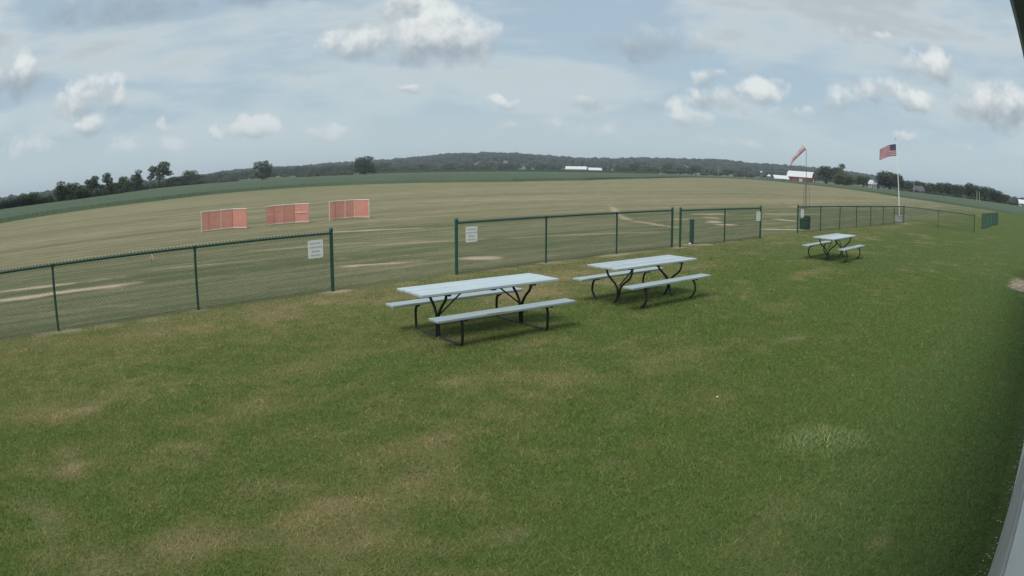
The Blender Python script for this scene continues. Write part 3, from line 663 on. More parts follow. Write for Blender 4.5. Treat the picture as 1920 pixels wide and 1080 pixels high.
# ------------------------------------------------------------------ farm buildings
def gable_house(name, label, b, d, L, D, z_eave, z_ridge, rz, wall, roof, wins=(), doors=(), over=.4, cat='house', gambrel=False, thick=.18):
    x, y = pol(b, d); z = tz(x, y)
    o = thing(name, label, cat, (x, y, z), rz)
    e, r = z_eave - z, z_ridge - z
    prof = [(-D / 2, 0), (-D / 2, e), (0, r), (D / 2, e), (D / 2, 0)]
    if gambrel: prof = [(-D / 2, 0), (-D / 2, e), (-D * .30, e + (r - e) * .68), (0, r), (D * .30, e + (r - e) * .68), (D / 2, e), (D / 2, 0)]
    n = len(prof); m = MB()
    vs = [(-L / 2, p[0], p[1]) for p in prof] + [(L / 2, p[0], p[1]) for p in prof]
    fs = [tuple(range(n)), tuple(range(2 * n - 1, n - 1, -1)), (0, n, n + 1, 1), (n - 2, 2 * n - 2, 2 * n - 1, n - 1)]
    m.add(vs, fs); m.obj('wall', wall, o)
    top = prof[1:-1]
    for s in (0, 1):
        seg = top[:len(top) // 2 + 1] if s == 0 else top[len(top) // 2:]
        m = MB(); dx = L / 2 + over
        pts = [Vector((0, p[0], p[1])) for p in seg]
        if s == 0:
            dirv = (pts[0] - pts[1]).normalized(); pts[0] = pts[0] + dirv * over
        else:
            dirv = (pts[-1] - pts[-2]).normalized(); pts[-1] = pts[-1] + dirv * over
        k_ = len(pts); vs = []
        for sx in (-dx, dx):
            vs += [(sx, p.y, p.z + .03) for p in pts] + [(sx, p.y, p.z + .03 + thick) for p in pts]
        fs = []
        for q in range(k_ - 1):
            fs += [(q, q + 1, 2 * k_ + q + 1, 2 * k_ + q), (k_ + q, 3 * k_ + q, 3 * k_ + q + 1, k_ + q + 1),
                   (q, k_ + q, k_ + q + 1, q + 1), (2 * k_ + q, 2 * k_ + q + 1, 3 * k_ + q + 1, 3 * k_ + q)]
        fs += [(0, 2 * k_, 3 * k_, k_), (k_ - 1, 2 * k_ - 1, 4 * k_ - 1, 3 * k_ - 1)]
        m.add(vs, fs); m.obj('roof', roof, o)
    for (side, wx, wz, ww, wh) in wins:
        f = MB(); g = MB()
        if side == 'front':
            f.box((wx, -D / 2 - .03, wz), (ww + .24, .06, wh + .24)); g.box((wx, -D / 2 - .07, wz), (ww, .05, wh))
        else:
            sx = 1 if side == 'right' else -1
            f.box((sx * (L / 2 + .03), wx, wz), (.06, ww + .24, wh + .24)); g.box((sx * (L / 2 + .07), wx, wz), (.05, ww, wh))
        wo_ = f.obj('window', M['white_house'], o); g.obj('pane', M['glass'], wo_)
    for (side, wx, ww, wh, mt) in doors:
        f = MB()
        if side == 'front': f.box((wx, -D / 2 - .05, wh / 2), (ww, .1, wh))
        else: f.box(((1 if side == 'right' else -1) * (L / 2 + .05), wx, wh / 2), (.1, ww, wh))
        f.obj('door', mt, o)
    return o
def face(b, extra=0): return R(-b + extra)
gable_house('barn', 'red barn with a white tin roof right of the windsock', 24.35, 440, 17.2, 9.5, 4.7, 8.0, face(24.4, -16), M['red_barn'], M['tin'],
            wins=[('front', -4.2, 1.4, .8, .9), ('front', -2.4, 1.4, .8, .9), ('front', 4.0, 1.4, .8, .9), ('right', 0, 4.6, 1.0, 1.2)], doors=[('front', 1.0, 2.4, 2.4, M['white_house']), ('right', 0, 3.2, 2.6, M['white_house'])], cat='barn', gambrel=True)
gable_house('machine_shed', 'low white-roofed shed left of the red barn', 22.5, 425, 9.5, 6.5, 2.6, 4.5, face(22.5, 18), M['grey_house'], M['tin'], doors=[('front', 1, 3, 1.2, M['dark_roof'])], cat='shed')
gable_house('long_shed', 'long low farm shed with a white roof below the hill', 5.25, 800, 24, 11, 3.6, 6.6, face(5.2, -8), M['white_house'], M['tin'],
            wins=[('front', -6, 1.3, 1.5, 1.2), ('front', 1, 1.3, 1.2, 1.2), ('front', 3, 1.3, 1.2, 1.2)], doors=[('front', 8, 3.2, 2.4, M['white_house'])], cat='shed')
gable_house('farm_shed', 'smaller white-roofed farm shed right of the long shed', 6.75, 790, 15, 9, 2.8, 5.4, face(6.7, 14), M['grey_house'], M['tin'], doors=[('front', 3, 4, 1.5, M['dark_roof'])], cat='shed')
gable_house('cottage', 'tiny grey gabled house under the wooded hill', .92, 850, 5.5, 6, 3.6, 7.0, face(.9, 80), M['grey_house'], M['grey_house'], wins=[('right', 0, 2.0, 1, 1.2)])
gable_house('farmhouse', 'small white house between dark farm trees', 31.0, 430, 6.4, 6.0, 4.0, 6.3, face(31, -22), M['white_house'], M['white_house'],
            wins=[('front', -1.7, 1.5, .9, 1.1), ('front', 1.6, 1.5, .9, 1.1), ('right', 0, 2.0, .9, 1.1)], doors=[('front', 0, 1, 2.0, M['dark_roof'])])
gable_house('farmhouse', 'grey gabled house with a dark roof below the right trees', 35.2, 420, 6.6, 6.5, 3.0, 5.6, face(35.2, 26), M['white_house'], M['dark_roof'],
            wins=[('front', 1.3, 1.5, 1.2, 1.0), ('left', 0, 3.0, .9, 1.0)], doors=[('front', -1.2, .95, 2.0, M['dark_roof'])])
gable_house('farmhouse', 'pale-roofed house at the extreme right edge of the picture', 45.55, 360, 3.6, 5, 2.9, 4.7, face(45, 12), M['white_house'], M['tin'], wins=[('front', 0, 1.5, 1.4, 1.1)])
# silo and grain bin left of the barn
def silo(name, label, b, d, r, h, dome, cat):
    x, y = pol(b, d); o = thing(name, label, cat, (x, y, tz(x, y)))
    m = MB(); prof = [(r, 0)]
    for q in range(1, 9): prof += [(r, h * q / 9 - .06), (r * 1.025, h * q / 9), (r, h * q / 9 + .06)]
    m.lathe(prof + [(r, h)], 18).obj('wall', M['zinc'], o, smooth=True)
    m = MB()
    pr = [(r * 1.04, h)] + ([(r * math.cos(t), h + r * .8 * math.sin(t)) for t in (.3, .7, 1.1, 1.45)] if dome else [(r * .25, h + r * .6), (r * .2, h + r * .75)])
    m.lathe(pr, 18).obj('roof', M['tin'], o, smooth=True)
silo('silo', 'slim pale silo left of the low white shed', 20.82, 470, .95, 5.0, True, 'silo')
silo('grain_bin', 'squat grey grain bin just left of the low white shed', 21.5, 450, 1.7, 2.6, False, 'grain bin')
# poles
def utility_pole(b, d, h, label, mat, group=None, arms=True, name='utility_pole'):
    x, y = pol(b, d); o = thing(name, label, 'pole', (x, y, tz(x, y)), face(b, 20), group)
    MB().tube([(0, 0, -.3), (0, 0, h)], [.24, .17], 8).obj('shaft', mat, o)
    if arms:
        MB().box((0, -.15, h - .7), (2.2, .14, .16)).obj('crossarm', mat, o)
utility_pole(4.2, 770, 8.3, 'utility pole at the left end of the long shed', M['pole_wood'])
utility_pole(7.86, 720, 7.6, 'utility pole right of the smaller white-roofed shed', M['pole_wood'])
utility_pole(12.2, 680, 8.4, 'utility pole in the middle of the pale trees under the hill', M['pole_wood'])
utility_pole(17.12, 620, 9.4, 'utility pole nearest the farm, left of the silo', M['pole_wood'])
utility_pole(34.78, 400, 6.6, 'pale pole at the left corner of the grey gabled house', M['pole_wood'], arms=False, name='pole')
utility_pole(40.98, 300, 4.9, 'left one of two yellowish poles before the far right trees', M['yellow_pole'], arms=False, name='pole')
utility_pole(41.24, 300, 4.7, 'right one of two yellowish poles before the far right trees', M['yellow_pole'], arms=False, name='pole')

# ------------------------------------------------------------------ chain-link fences
RAIL_Z = 1.185
def fence(label, pts, terminals, breaks=(), wire='wire'):
    P0 = pts[0]
    o = thing('chain_link_fence', label, 'fence', (P0[0], P0[1], 0))
    L = [Vector((p[0] - P0[0], p[1] - P0[1], 0)) for p in pts]
    for i_, p in enumerate(L):
        term = i_ in terminals
        r, h = (.038, 1.265) if term else (.026, 1.185)
        MB().tube([p + Vector((0, 0, -.1)), p + Vector((0, 0, h))], r, 10).obj('post', M['post'], o, smooth=True)
        po = o.children[-1] if False else [c_ for c_ in bpy.data.objects if c_.parent == o][-1]
        if term:
            MB().lathe([(r + .006, h - .03), (r + .007, h + .005), (r * .75, h + .032), (r * .2, h + .045)], 10, p).obj('post_cap', M['post'], po, smooth=True)
            for zz in (.22, .52, .82, 1.08):
                MB().lathe([(r + .004, zz - .012), (r + .007, zz), (r + .004, zz + .012)], 10, p).obj('tension_band', M['post'], po)
        else:
            MB().lathe([(r + .005, h - .05), (r + .010, h - .02), (r + .006, h + .03), (r * .4, h + .035)], 10, p).obj('loop_cap', M['post'], po, smooth=True)
    segs = [(a_, b_) for a_, b_ in zip(terminals[:-1], terminals[1:]) if (a_, b_) not in breaks]
    for (a_, b_) in segs:
        A, B = L[a_], L[b_]; d = (B - A); ln = d.length; d.normalize()
        nrm = Vector((d.y, -d.x, 0))
        if nrm.dot(Vector((P0[0], P0[1], 0))) > 0: nrm = -nrm      # fabric on the camera side
        pth = [L[q] + Vector((0, 0, RAIL_Z)) for q in range(a_, b_ + 1)]
        MB().tube(pth, .0215, 10).obj('top_rail', M['post'], o, smooth=True)
        m = MB(); z0, z1 = .035, RAIL_Z + .035; hh = z1 - z0; pit = .073
        off = .030
        nw = int((ln + hh) / pit) + 1; sl = .95
        for fam in (0, 1):
            for q in range(nw):
                s0 = q * pit - hh / sl; s1 = s0 + hh / sl
                pa, pb = (s0, z0), (s1, z1)
                t0 = max(0, (0 - s0) / (s1 - s0)); t1 = min(1, (ln - s0) / (s1 - s0))
                if t1 - t0 < .02: continue
                f0 = (s0 + (s1 - s0) * t0, z0 + hh * t0); f1 = (s0 + (s1 - s0) * t1, z0 + hh * t1)
                if fam: f0, f1 = (f0[0], z0 + z1 - f0[1]), (f1[0], z0 + z1 - f1[1])
                oo = nrm * (off + .004 * fam)
                m.tube([A + d * f0[0] + oo + Vector((0, 0, f0[1])), A + d * f1[0] + oo + Vector((0, 0, f1[1]))], .0023, 3, cap=False)
        # knuckled selvage above the rail
        for q in range(int(ln / pit)):
            s = (q + .5) * pit
            c_ = A + d * s + nrm * (off + .001) + Vector((0, 0, z1))
            m.tube([c_ - d * .02 + Vector((0, 0, -.014)), c_ + Vector((0, 0, .022)), c_ + d * .02 + Vector((0, 0, -.014))], .0085, 4, mi=1)
        mo = m.obj('chain_link_mesh', [M[wire], M['post']], o); mo['kind'] = 'stuff'
        MB().tube([A + nrm * off + Vector((0, 0, .05)), B + nrm * off + Vector((0, 0, .05))], .0025, 4).obj('tension_wire', M['wire'], o)
    return o
def fl(p0, st, ks): return [(p0[0] + st[0] * k_, p0[1] + st[1] * k_) for k_ in ks]
F1 = fl((-8.098, 9.395), (2.2165, 2.1268), (-2, -1, 0, 1, 2))
F2 = fl((-1.268, 15.817), (2.14, 2.02), (0, 1, 2, 3))
F3 = fl((5.44, 21.92), (2.175, 1.92), (0, 1, 2))
F4 = fl((12.875, 28.798), (2.164, 1.854), range(8)) + [(30.05, 39.62), (32.0, 37.08)]
F5 = fl((36.99, 41.72), (2.49, 2.20), range(6))
fence('green chain-link fence at the left, nearest the camera', F1, [0, 4])
fence('green chain-link fence behind the two near picnic tables', F2, [0, 3])
fence('short two-bay chain-link fence in front of the green marker post', F3, [0, 2])
fence('long chain-link fence with a corner below the flagpole', F4, [0, 7, 9])
fence('green chain-link fence end-on at the far right', F5, [0, 5], wire='wire_teal')

# ------------------------------------------------------------------ warning signs
def text_mesh(body, size, name):
    cu = bpy.data.curves.new(name, 'FONT'); cu.body = body; cu.size = size; cu.align_x = 'CENTER'; cu.align_y = 'CENTER'; cu.extrude = .0006; cu.offset = 0.0
    to = bpy.data.objects.new(name, cu); COL.objects.link(to)
    dg = bpy.context.evaluated_depsgraph_get()
    me = bpy.data.meshes.new_from_object(to.evaluated_get(dg)); bpy.data.objects.remove(to)
    me.name = name; me.materials.clear(); me.materials.append(M['ink']); return me
TXT = [text_mesh(t_, s_, 'lettering') for t_, s_ in (('PILOTS ONLY', .046), ('NO SPECTATORS', .040), ('BEYOND', .045), ('THIS POINT', .046))]
def sign(pos, step, s, label, z=.90, w=.35, h=.36):
    d = Vector((step[0], step[1], 0)).normalized(); n_ = Vector((d.y, -d.x, 0))
    p = Vector((pos[0] + step[0] * s, pos[1] + step[1] * s, z)) + n_ * .043
    o = thing('warning_sign', label, 'sign', p, math.atan2(d.y, d.x), 'white warning signs on the fences')
    m = MB(); k_ = []; c_ = .025
    for (cx, cz, a0) in ((w / 2 - c_, h / 2 - c_, 0), (-w / 2 + c_, h / 2 - c_, 90), (-w / 2 + c_, -h / 2 + c_, 180), (w / 2 - c_, -h / 2 + c_, 270)):
        for t in (0, 30, 60, 90): k_.append((cx + c_ * math.cos(R(a0 + t)), cz + c_ * math.sin(R(a0 + t))))
    nn = len(k_)
    m.add([(a_, -.002, b_) for a_, b_ in k_] + [(a_, .002, b_) for a_, b_ in k_], [tuple(range(nn)), tuple(range(2 * nn - 1, nn - 1, -1))] + [(q, q + nn, (q + 1) % nn + nn, (q + 1) % nn) for q in range(nn)])
    m.obj('panel', M['white'], o)
    for me, zz in zip(TXT, (.115, .035, -.045, -.125)): link('lettering', me, o, (0, -.0035, zz), (R(90), 0, 0))
    for sx in (-1, 1):
        for sz in (-1, 1):
            MB().lathe([(.006, 0), (.004, .003)], 8).obj('bolt', M['zinc'], o, (sx * (w / 2 - .03), -.0022, sz * (h / 2 - .025)), (R(90), 0, 0))
sign((-8.098, 9.395), (2.2165, 2.1268), 1.87, 'white warning sign on the left fence beside its end post')
sign((-1.268, 15.817), (2.14, 2.02), .142, 'white warning sign on the fence behind the near tables', z=.905)
sign((5.44, 21.92), (2.175, 1.92), 1.907, 'white warning sign on the two-bay fence by its right end post', z=.88)
sign((12.875, 28.798), (2.164, 1.854), .153, 'white warning sign in front of the green bin')

# ------------------------------------------------------------------ picnic tables
def picnic_table(label, loc, deg, W, ht, hb, off, nb, style, worn=False):
    o = thing('picnic_table', label, 'picnic table', (loc[0], loc[1], 0), R(deg), 'grey picnic tables on the lawn')
    L = 2.44; T = .038
    bw = (W - (nb - 1) * .011) / nb
    rs = random.Random(int(deg * 10))
    for k_ in range(nb):
        y = -W / 2 + bw / 2 + k_ * (bw + .011)
        m = MB(); m.box((rs.uniform(-.012, .012), y, ht - T / 2 + rs.uniform(-.002, .002)), (L, bw, T), bev=.005)
        m.obj('top_plank', M['paint'], o)
    for s in (-1, 1):
        m = MB(); m.box((rs.uniform(-.01, .01), s * off, hb - T / 2), (L, .24, T), bev=.006)
        bo = m.obj('bench_plank', M['paint_bench'], o)
        if worn and s == -1:
            m = MB(); m.box((-.28, -off - .1195, hb - .006), (.30, .004, .012)); m.box((-.12, -off - .1195, hb - .010), (.2, .004, .008))
            w_ = m.obj('worn_edge', M['worn'], bo); w_['label'] = 'bare wood where the paint has worn off'
    r = .0205; zt = ht - T - .032
    for sx in (-1, 1):
        x = sx * .76
        for s in (-1, 1):
            if style == 'straight':
                y = s * .027
                up = spline([(x, y, .03), (x, y, .28), (x, y + s * .012, .36), (x, s * .11, .47), (x, s * .20, .56), (x, s * .235, .62), (x, s * .238, zt)], 4)
                MB().tube(up, r, 8).obj('table_leg', M['black_steel'], o, smooth=True)
                leg = spline([(x, s * .03, .022), (x, s * .30, .020), (x, s * (off - .06), .022), (x, s * (off - .012), .05), (x, s * (off + .002), .12), (x, s * (off + .004), hb - .17), (x, s * (off - .015), hb - .085), (x, s * (off - .07), hb - T - .022)], 4)
                MB().tube(leg, r, 8).obj('bench_leg', M['black_steel'], o, smooth=True)
            else:
                up = spline([(x, s * .31, zt), (x, s * .305, zt - .07), (x, s * .25, zt - .17), (x, s * .12, zt - .27), (x, s * .04, zt - .36), (x, s * .024, zt - .44), (x, s * .026, .13), (x, s * .06, .05), (x, s * .12, .0), (x, s * .17, -.03), (x, s * .30, -.04)], 4)
                MB().tube(up, r, 8).obj('table_leg', M['black_steel'], o, smooth=True)
                leg = spline([(x, s * .30, -.04), (x, s * (off - .14), -.035), (x, s * (off - .05), .012), (x, s * (off + .045), .13), (x, s * (off + .062), .21), (x, s * (off + .045), .30), (x, s * (off + .01), hb - T - .04), (x, s * (off - .02), hb - T - .02)], 4)
                MB().tube(leg, r, 8).obj('bench_leg', M['black_steel'], o, smooth=True)
            MB().box((x, s * off, hb - T - .012), (.05, .2, .022), bev=.003).obj('bench_bracket', M['black_steel'], o)
        MB().box((x, 0, ht - T - .016), (.045, W - .06, .032), bev=.003).obj('cleat', M['black_steel'], o)
        xi = x - sx * .46
        MB().tube([(x - sx * .02, 0, .33), (xi, 0, ht - T - .03)], .0125, 8).obj('brace', M['black_steel'], o, smooth=True)
        MB().box((xi - sx * .03, 0, ht - T - .017), (.16, .05, .03), bev=.003).obj('brace_plate', M['black_steel'], o)
    MB().box((0, 0, ht - T - .012), (.07, W - .05, .024), bev=.003).obj('cleat', M['black_steel'], o)
    return o
picnic_table('nearest grey picnic table, with straight bench legs', (-.462, 10.233), 37.47, .737, .725, .44, .64, 4, 'straight', True)
picnic_table('middle grey picnic table with curved black legs', (2.515, 12.844), 39.9, .725, .722, .433, .605, 5, 'curved')
picnic_table('farthest grey picnic table, standing alone before the green bin', (10.258, 19.655), 43.46, .765, .725, .438, .64, 5, 'curved')

# ------------------------------------------------------------------ orange safety screens
def screen(label, mid, rel, fronts, midrails):
    o = thing('safety_screen', label, 'safety screen', (mid[0], mid[1], 0), 0, 'orange safety screens in the field')
    V = [Vector((a_, b_, 0)) for a_, b_ in rel]; H = .95; z0 = .05
    nr = []
    for q in range(len(V)):
        d = (V[min(q + 1, 4)] - V[max(q - 1, 0)]).normalized(); nr.append(Vector((d.y, -d.x, 0)))
    for q, v in enumerate(V):
        fr = q in fronts
        off = nr[q] * .026
        MB().tube([v + off + Vector((0, 0, -.04)), v + off + Vector((0, 0, H - .02))], .021 if fr else .014, 8).obj('upright', M['pvc'] if fr else M['pvc_net_tint'], o, smooth=True)
    for q in range(4):
        A, B = V[q], V[q + 1]; d = (B - A); ln = d.length; d = d / ln; n_ = Vector((d.y, -d.x, 0))
        MB().tube([A + Vector((0, 0, H)), B + Vector((0, 0, H))], .024, 8).obj('top_rail', M['pvc'], o, smooth=True)
        MB().tube([A + n_ * .026 + Vector((0, 0, z0)), B + n_ * .026 + Vector((0, 0, z0))], .019, 8).obj('bottom_rail', M['pvc'], o, smooth=True)
        if q in midrails:
            MB().tube([A + n_ * .028 + d * .05 + Vector((0, 0, .53)), B + n_ * .028 - d * .08 + Vector((0, 0, .53))], .019, 8).obj('mid_rail', M['pvc'], o, smooth=True)
        m = MB(); pit = .05; rw = .034; up = Vector((0, 0, 1))
        nz_ = int((H - z0 - .02) / pit)
        for j_ in range(nz_):
            z = z0 + .02 + (j_ + .5) * pit
            a_, b_ = A + up * (z - rw / 2), B + up * (z - rw / 2); a2, b2 = A + up * (z + rw / 2), B + up * (z + rw / 2)
            m.add([a_, b_, b2, a2], [(0, 1, 2, 3)])
        for j_ in range(int(ln / .07)):
            p = A + d * ((j_ + .5) * .07) + n_ * .0015; hw = d * .013
            m.add([p - hw + up * (z0 + .02), p + hw + up * (z0 + .02), p + hw + up * (H - .02), p - hw + up * (H - .02)], [(0, 1, 2, 3)])
        mo = m.obj('netting', M['orange'], o); mo['kind'] = 'stuff'
screen('left orange safety screen on white pipe frame', (-13.84, 30.25), [(-.64, -1.05), (-.43, -.62), (0, 0), (.47, .42), (1.37, .20)], (0, 2), ())
screen('middle orange safety screen with white rails across its wings', (-11.21, 32.42), [(-.62, -.92), (-.42, -.34), (0, 0), (.42, .5), (1.25, .42)], (), (0, 3))
screen('right orange safety screen with white uprights', (-8.67, 35.22), [(-.52, -1.35), (-.42, -.55), (0, 0), (.42, .45), (1.33, .0)], (0, 2, 3, 4), ())

# ------------------------------------------------------------------ windsock
wx, wy = pol(24.8, 55)
ws = thing('windsock_mast', 'grey lattice mast carrying the windsock', 'mast', (wx, wy, 0))
m = MB().tube([(0, 0, 0), (0, 0, 2.4), (0, 0, 4.86)], [.03, .028, .02], 8); m.obj('pole', M['zinc'], ws, smooth=True)
legs = [Vector((.33 * math.cos(t), .33 * math.sin(t), 0)) for t in (R(200), R(320), R(80))]
tops = [v * .10 + Vector((0, 0, 2.55)) for v in legs]
mids = [v * .92 + Vector((0, 0, 1.75)) for v in legs]
for a_, md, b_ in zip(legs, mids, tops):
    MB().tube([a_, md, b_], .016, 6).obj('leg', M['zinc'], ws)
for h_ in (.35, .75, 1.15, 1.5, 1.75):
    f_ = 1 - .08 * h_ / 1.75
    for q in range(3):
        A, B = legs[q] * f_ + Vector((0, 0, h_)), legs[(q + 1) % 3] * f_ + Vector((0, 0, h_))
        MB().tube([A, B], .008, 5).obj('rung', M['zinc'], ws)
MB().tube([(0, 0, 4.84), (-.10, .05, 4.98), (-.2, .08, 5.08)], .012, 6).obj('swivel_arm', M['zinc'], ws)
right = Vector((math.cos(R(-24.8)), math.sin(R(-24.8)), 0))
sk = thing('windsock', 'faded pink windsock drooping from its mast', 'windsock', (wx, wy, 4.95))
path = spline([Vector(right * a_) + Vector((0, 0, b_)) for a_, b_ in ((-.17, .12), (-.34, -.06), (-.60, -.36), (-.92, -.70), (-1.20, -1.04), (-1.42, -1.38))], 5)
rad = [.25 - .17 * (q / (len(path) - 1)) ** .8 + .012 * math.sin(q * 1.9) for q in range(len(path))]
m = MB(); m.tube(path, rad, 16, cap=False); m.obj('sleeve', M['sock'], sk, smooth=True)
d0 = (path[1] - path[0]).normalized(); up_ = Vector((0, 0, 1)); a0 = d0.cross(up_).normalized(); u0 = a0.cross(d0).normalized()
MB().tube([path[0] + (a0 * math.cos(t) + u0 * math.sin(t)) * .252 for t in np.linspace(0, 2 * math.pi, 25)], .011, 6).obj('hoop', M['zinc'], sk)

# ------------------------------------------------------------------ flagpole and flag
fx, fy = pol(33.45, 51.5)
fp = thing('flagpole', 'thin white flagpole at the fence corner', 'flagpole', (fx, fy, 0), 0)
rt = Vector((math.cos(R(-33.45)), math.sin(R(-33.45)), 0))
lean = lambda z: rt * (-.055 * z)
MB().tube([lean(z) + Vector((0, 0, z)) for z in (-.1, 1.5, 3, 4.5, 6.1)], [.036, .032, .028, .023, .018], 10).obj('shaft', M['white'], fp, smooth=True)
MB().lathe([(.005, 0), (.04, .03), (.05, .06), (.04, .09), (.005, .12)], 12).obj('finial', M['gold'], fp, lean(6.1) + Vector((0, 0, 6.09)), smooth=True)
MB().tube([lean(1.1) + rt * .06 + Vector((0, -.02, 1.1)), lean(5.95) + rt * .04 + Vector((0, -.02, 5.95))], .004, 4).obj('halyard', M['white'], fp)
flag = thing('flag', 'US flag flying to the left from the pole', 'flag', Vector((fx, fy, 4.86)) + lean(4.86), 0)
NXF, NYF = 40, 39; FL, FH = 1.46, .90
away = Vector((-rt.y, rt.x, 0))
def flag_pt(s, t):
    droop = -.10 * s - .30 * s * s + .05 * math.sin(5 * s) * s
    wave = .085 * math.sin(7.5 * s + 1.2 * t) * (s ** .6) + .03 * math.sin(15 * s + 2.5 * t) * s
    shr = .93 - .05 * math.sin(4 * s)
    return rt * (-.035 - FL * s * shr - .05 * (1 - t) * s) + away * (wave) + Vector((0, 0, FH * t * (1 - .10 * s) + droop))
V, F_, mi = [], [], []
for j_ in range(NYF + 1):
    for i_ in range(NXF + 1): V.append(tuple(flag_pt(i_ / NXF, j_ / NYF)))
for j_ in range(NYF):
    for i_ in range(NXF):
        a_ = j_ * (NXF + 1) + i_; F_.append((a_, a_ + 1, a_ + NXF + 2, a_ + NXF + 1))
        stripe = j_ // 3
        mi.append(2 if (i_ < 16 and stripe >= 6) else (0 if stripe % 2 == 0 else 1))
link('cloth', np_mesh('cloth', V, F_, [M['flag_red'], M['flag_white'], M['flag_blue']], True, mi), flag)
m = MB()
for row in range(9):
    for cidx in range(6 if row % 2 == 0 else 5):
        s = .4 * ((cidx + (.5 if row % 2 == 0 else 1.0)) / 6); t = 1 - (7 / 13) * ((row + .75) / 9.5)
        for sd in (-1, 1):
            pts = []
            for q in range(10):
                rr = .026 if q % 2 == 0 else .010; an = math.pi / 2 + q * math.pi / 5
                pts.append(flag_pt(s + rr * math.cos(an) / FL, t + rr * math.sin(an) / FH) + away * (.006 * sd))
            m.add(pts, [tuple(range(10))])
so = m.obj('stars', M['flag_white'], flag)

# white box at the foot of the flagpole
bx = thing('flagpole_box', 'small white box around the foot of the flagpole', 'box', (fx, fy, 0), R(42))
for s in (-1, 1):
    for k_ in range(2):
        MB().box((0, s * .29, .12 + k_ * .225), (.62, .03, .215), bev=.004).obj('side_board', M['grey_box'], bx)
        MB().box((s * .295, 0, .12 + k_ * .225), (.03, .545, .215), bev=.004).obj('side_board', M['grey_box'], bx)
for s in (-1, 1):
    MB().box((0, s * .30, .465), (.68, .08, .03), bev=.004).obj('rim_board', M['grey_box'], bx)
    MB().box((s * .30, 0, .467), (.08, .515, .03), bev=.004).obj('rim_board', M['grey_box'], bx)
MB().box((0, 0, .36), (.56, .54, .1)).obj('soil', M['bark'], bx)

# ------------------------------------------------------------------ green bin and marker post
tb = thing('trash_bin', 'dark green bin behind the fence by the windsock', 'bin', (*pol(24.75, 34.6), 0), R(-24))
m = MB(); m.lathe([(.27, 0), (.285, .02), (.285, .16), (.30, .175), (.285, .19), (.29, .33), (.305, .345), (.29, .36), (.295, .48), (.31, .50), (.30, .515)], 20); m.obj('drum', M['bin_green'], tb, smooth=True)
m = MB(); m.lathe([(.20, .51), (.20, .60), (.185, .66), (.12, .69), (.02, .70)], 18, (.09, 0, 0)); m.obj('lid', M['bin_lid'], tb, smooth=True)
MB().box((.09, -.195, .585), (.16, .02, .07), bev=.004).obj('lid_flap', M['bin_green'], tb)
mp_ = thing('marker_post', 'square green post behind the short two-bay fence', 'post', (6.14, 23.05, 0), R(30))
MB().box((0, 0, .40), (.13, .10, .84), bev=.008).obj('shaft', M['post'], mp_)
MB().box((0, 0, .83), (.145, .115, .03), bev=.006).obj('cap', M['post'], mp_)
MB().box((.068, 0, .44), (.006, .07, .62)).obj('pale_strip', M['zinc'], mp_)  # pale strip down the right side of the post

# ------------------------------------------------------------------ small things on the grass
def lump(r, seed, sq=.6):
    rg = np.random.default_rng(seed); V = IV * (1 + rg.uniform(-.28, .28, len(IV))[:, None]) * np.array([r, r * rg.uniform(.6, .95), r * sq])
    return V
tag(link('stone', np_mesh('stone', lump(.055, 3), IF, M['white']), None, (6.02, 22.78, .03)), 'small pale stone at the foot of the green post', 'stone')
m = MB(); m.add([(-.035, -.02, .03), (0, -.024, .045), (.04, -.015, .032), (.036, .02, .04), (.002, .026, .052), (-.03, .02, .036), (-.035, -.02, .027), (0, -.024, .042), (.04, -.015, .029), (.036, .02, .037), (.002, .026, .049), (-.03, .02, .033)],
               [(0, 1, 4, 5), (1, 2, 3, 4), (11, 10, 7, 6), (10, 9, 8, 7), (0, 6, 7, 1), (1, 7, 8, 2), (2, 8, 9, 3), (3, 9, 10, 4), (4, 10, 11, 5), (5, 11, 6, 0)])
m.v = [(a_ * .42, b_ * .3, c_ * .5) for a_, b_, c_ in m.v]
tag(m.obj('paper_scrap', M['white'], None, (2.25, 6.92, 0), (0, 0, .6)), 'scrap of white paper on the lawn right of centre', 'scrap')
mk = thing('marker_flag', 'small pink marker flag seen through the left fence', 'marker flag', (-11.05, 18.38, 0), R(20))
MB().tube([(0, 0, -.05), (-.05, 0, .30)], .008, 6).obj('stake', M['zinc'], mk)
m = MB(); m.box((.0, 0, .20), (.16, .01, .13), rot=Matrix.Rotation(R(35), 3, 'Y')); m.obj('pennant', M['pink'], mk)

# ------------------------------------------------------------------ clubhouse the camera hangs on
WAZ = 48.0
bld = thing('clubhouse', 'pale clubhouse wall with grey skirt at the right edge', 'building', (0, 0, 0), R(90 - WAZ))   # local x along the wall, local y away from it
wl = -.14; X0, X1 = -8.0, 24.0
MB().box(((X0 + X1) / 2, wl - 4.06, 1.4), (X1 - X0 - .2, 8.0, 2.8)).obj('wall', M['wall'], bld)
xs = [X0, -2.4, 1.6, 5.6, 9.6, 14.4, 19.2, X1]
for q in range(len(xs) - 1):
    a_, b_ = xs[q], xs[q + 1]
    MB().box(((a_ + b_) / 2, wl - .02, .52), (b_ - a_ - .008, .04, 1.05), bev=.004).obj('skirt_panel', M['skirt'] if b_ < 5.7 else M['wall'], bld)
for row in range(7):
    z = 1.06 + row * .25
    for q in range(4):
        a_ = X0 + q * 8; lx = 7.996
        m = MB(); y0, y1 = wl - .035, wl - .018
        m.add([(a_, wl - .058, z), (a_ + lx, wl - .058, z), (a_ + lx, y1, z), (a_, y1, z), (a_, wl - .058, z + .25), (a_ + lx, wl - .058, z + .25), (a_ + lx, y0, z + .25), (a_, y0, z + .25)],
              [(0, 1, 2, 3), (7, 6, 5, 4), (3, 2, 6, 7), (0, 4, 5, 1), (1, 5, 6, 2), (0, 3, 7, 4)])
        m.obj('siding_board', M['wall'], bld)
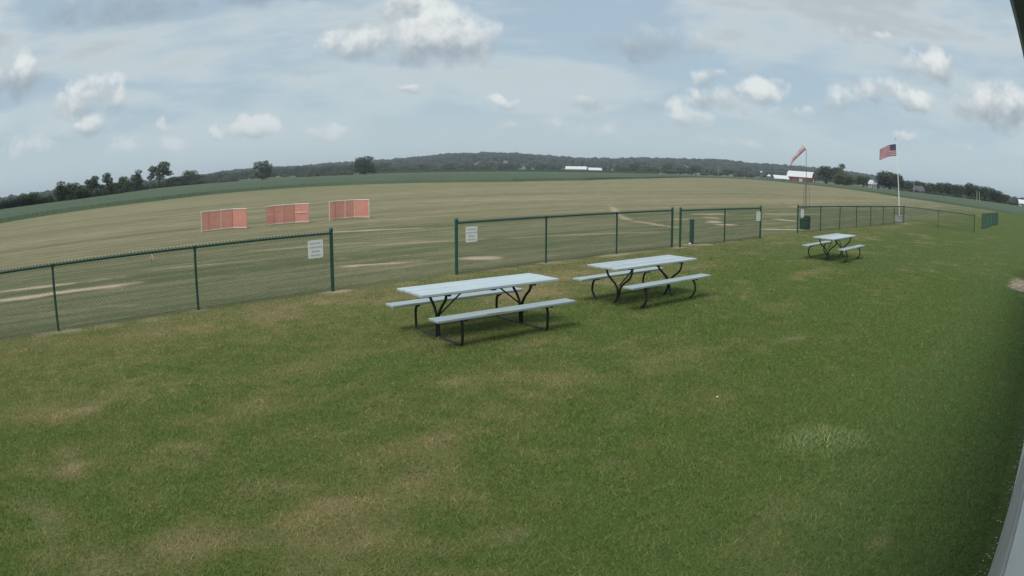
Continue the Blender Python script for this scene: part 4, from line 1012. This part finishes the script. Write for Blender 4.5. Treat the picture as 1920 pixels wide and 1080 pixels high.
MB().box(((X0 + X1) / 2, wl - .1 + .03, 2.93), (X1 - X0 + .6, .28, .02)).obj('soffit', M['soffit'], bld)
g_ = MB().box(((X0 + X1) / 2, .022, 2.945), (X1 - X0 + .6, .07, .09), bev=.012).obj('gutter', M['backlit_trim'], bld)
MB().box(((X0 + X1) / 2, .059, 2.985), (X1 - X0 + .62, .008, .012)).obj('gutter_lip', M['white'], g_)
for s in (0, 1):
    yA, yB = (.0, -4.1) if s == 0 else (-8.4, -4.1)
    m = MB(); xa, xb = X0 - .3, X1 + .3
    m.add([(xa, yA, 2.995), (xb, yA, 2.995), (xb, yB, 4.1), (xa, yB, 4.1), (xa, yA, 3.035), (xb, yA, 3.035), (xb, yB, 4.14), (xa, yB, 4.14)],
          [(0, 1, 2, 3), (7, 6, 5, 4), (0, 4, 5, 1), (1, 5, 6, 2), (2, 6, 7, 3), (3, 7, 4, 0)])
    m.obj('roof', M['shingle'], bld)
for xx in (X0 + .1, X1 - .1):
    m = MB(); m.add([(xx, -.2, 2.8), (xx, -8.15, 2.8), (xx, -4.1, 4.05), (xx + .05, -.2, 2.8), (xx + .05, -8.15, 2.8), (xx + .05, -4.1, 4.05)], [(0, 1, 2), (5, 4, 3), (0, 3, 4, 1), (1, 4, 5, 2), (2, 5, 3, 0)])
    m.obj('gable_panel', M['wall'], bld)
# loose gravel along the wall foot and a gravel patch farther along
Vs, Fs, n0 = [], [], 0
td = Vector((math.sin(R(WAZ)), math.cos(R(WAZ)), 0)); nd = Vector((-td.y, td.x, 0))
for q in range(520):
    if q < 330: a_, w_ = random.uniform(2.2, 16), -.13 + abs(random.gauss(0, .05)); r_ = random.uniform(.004, .010)
    else: a_, w_ = random.uniform(19.2, 22), 0; r_ = .012
    if q >= 330:
        a_ = 19.3 + 3.0 * random.random() ** .8; w_ = random.uniform(-.1, 1.25) * (.35 + .65 * sst(18.8, 20.3, np.array([a_]))[0]); r_ = random.uniform(.012, .035)
    p = td * a_ + nd * w_
    V = lump(r_, q) + np.array([p.x, p.y, r_ * .35 + .01]); Vs.append(V); Fs.append(IF + n0); n0 += len(IV)
tag(link('gravel', np_mesh('gravel', np.concatenate(Vs), np.concatenate(Fs), M['stone'])), 'pale loose gravel along the clubhouse wall', 'gravel', kind='stuff')

# ------------------------------------------------------------------ haze
hz = bpy.data.materials.new('summer_haze'); hz.use_nodes = True
nt = hz.node_tree; nt.nodes.clear()
pv = node(nt, 'ShaderNodeVolumePrincipled', {'Color': (.82, .90, 1.0, 1), 'Density': 1.8e-4, 'Anisotropy': .0})
mo = node(nt, 'ShaderNodeOutputMaterial'); nt.links.new(pv.outputs[0], mo.inputs['Volume'])
tag(MB().box((0, 0, 44), (10200, 10200, 92)).obj('haze', hz), 'thin summer haze over the far fields', 'haze', kind='stuff')
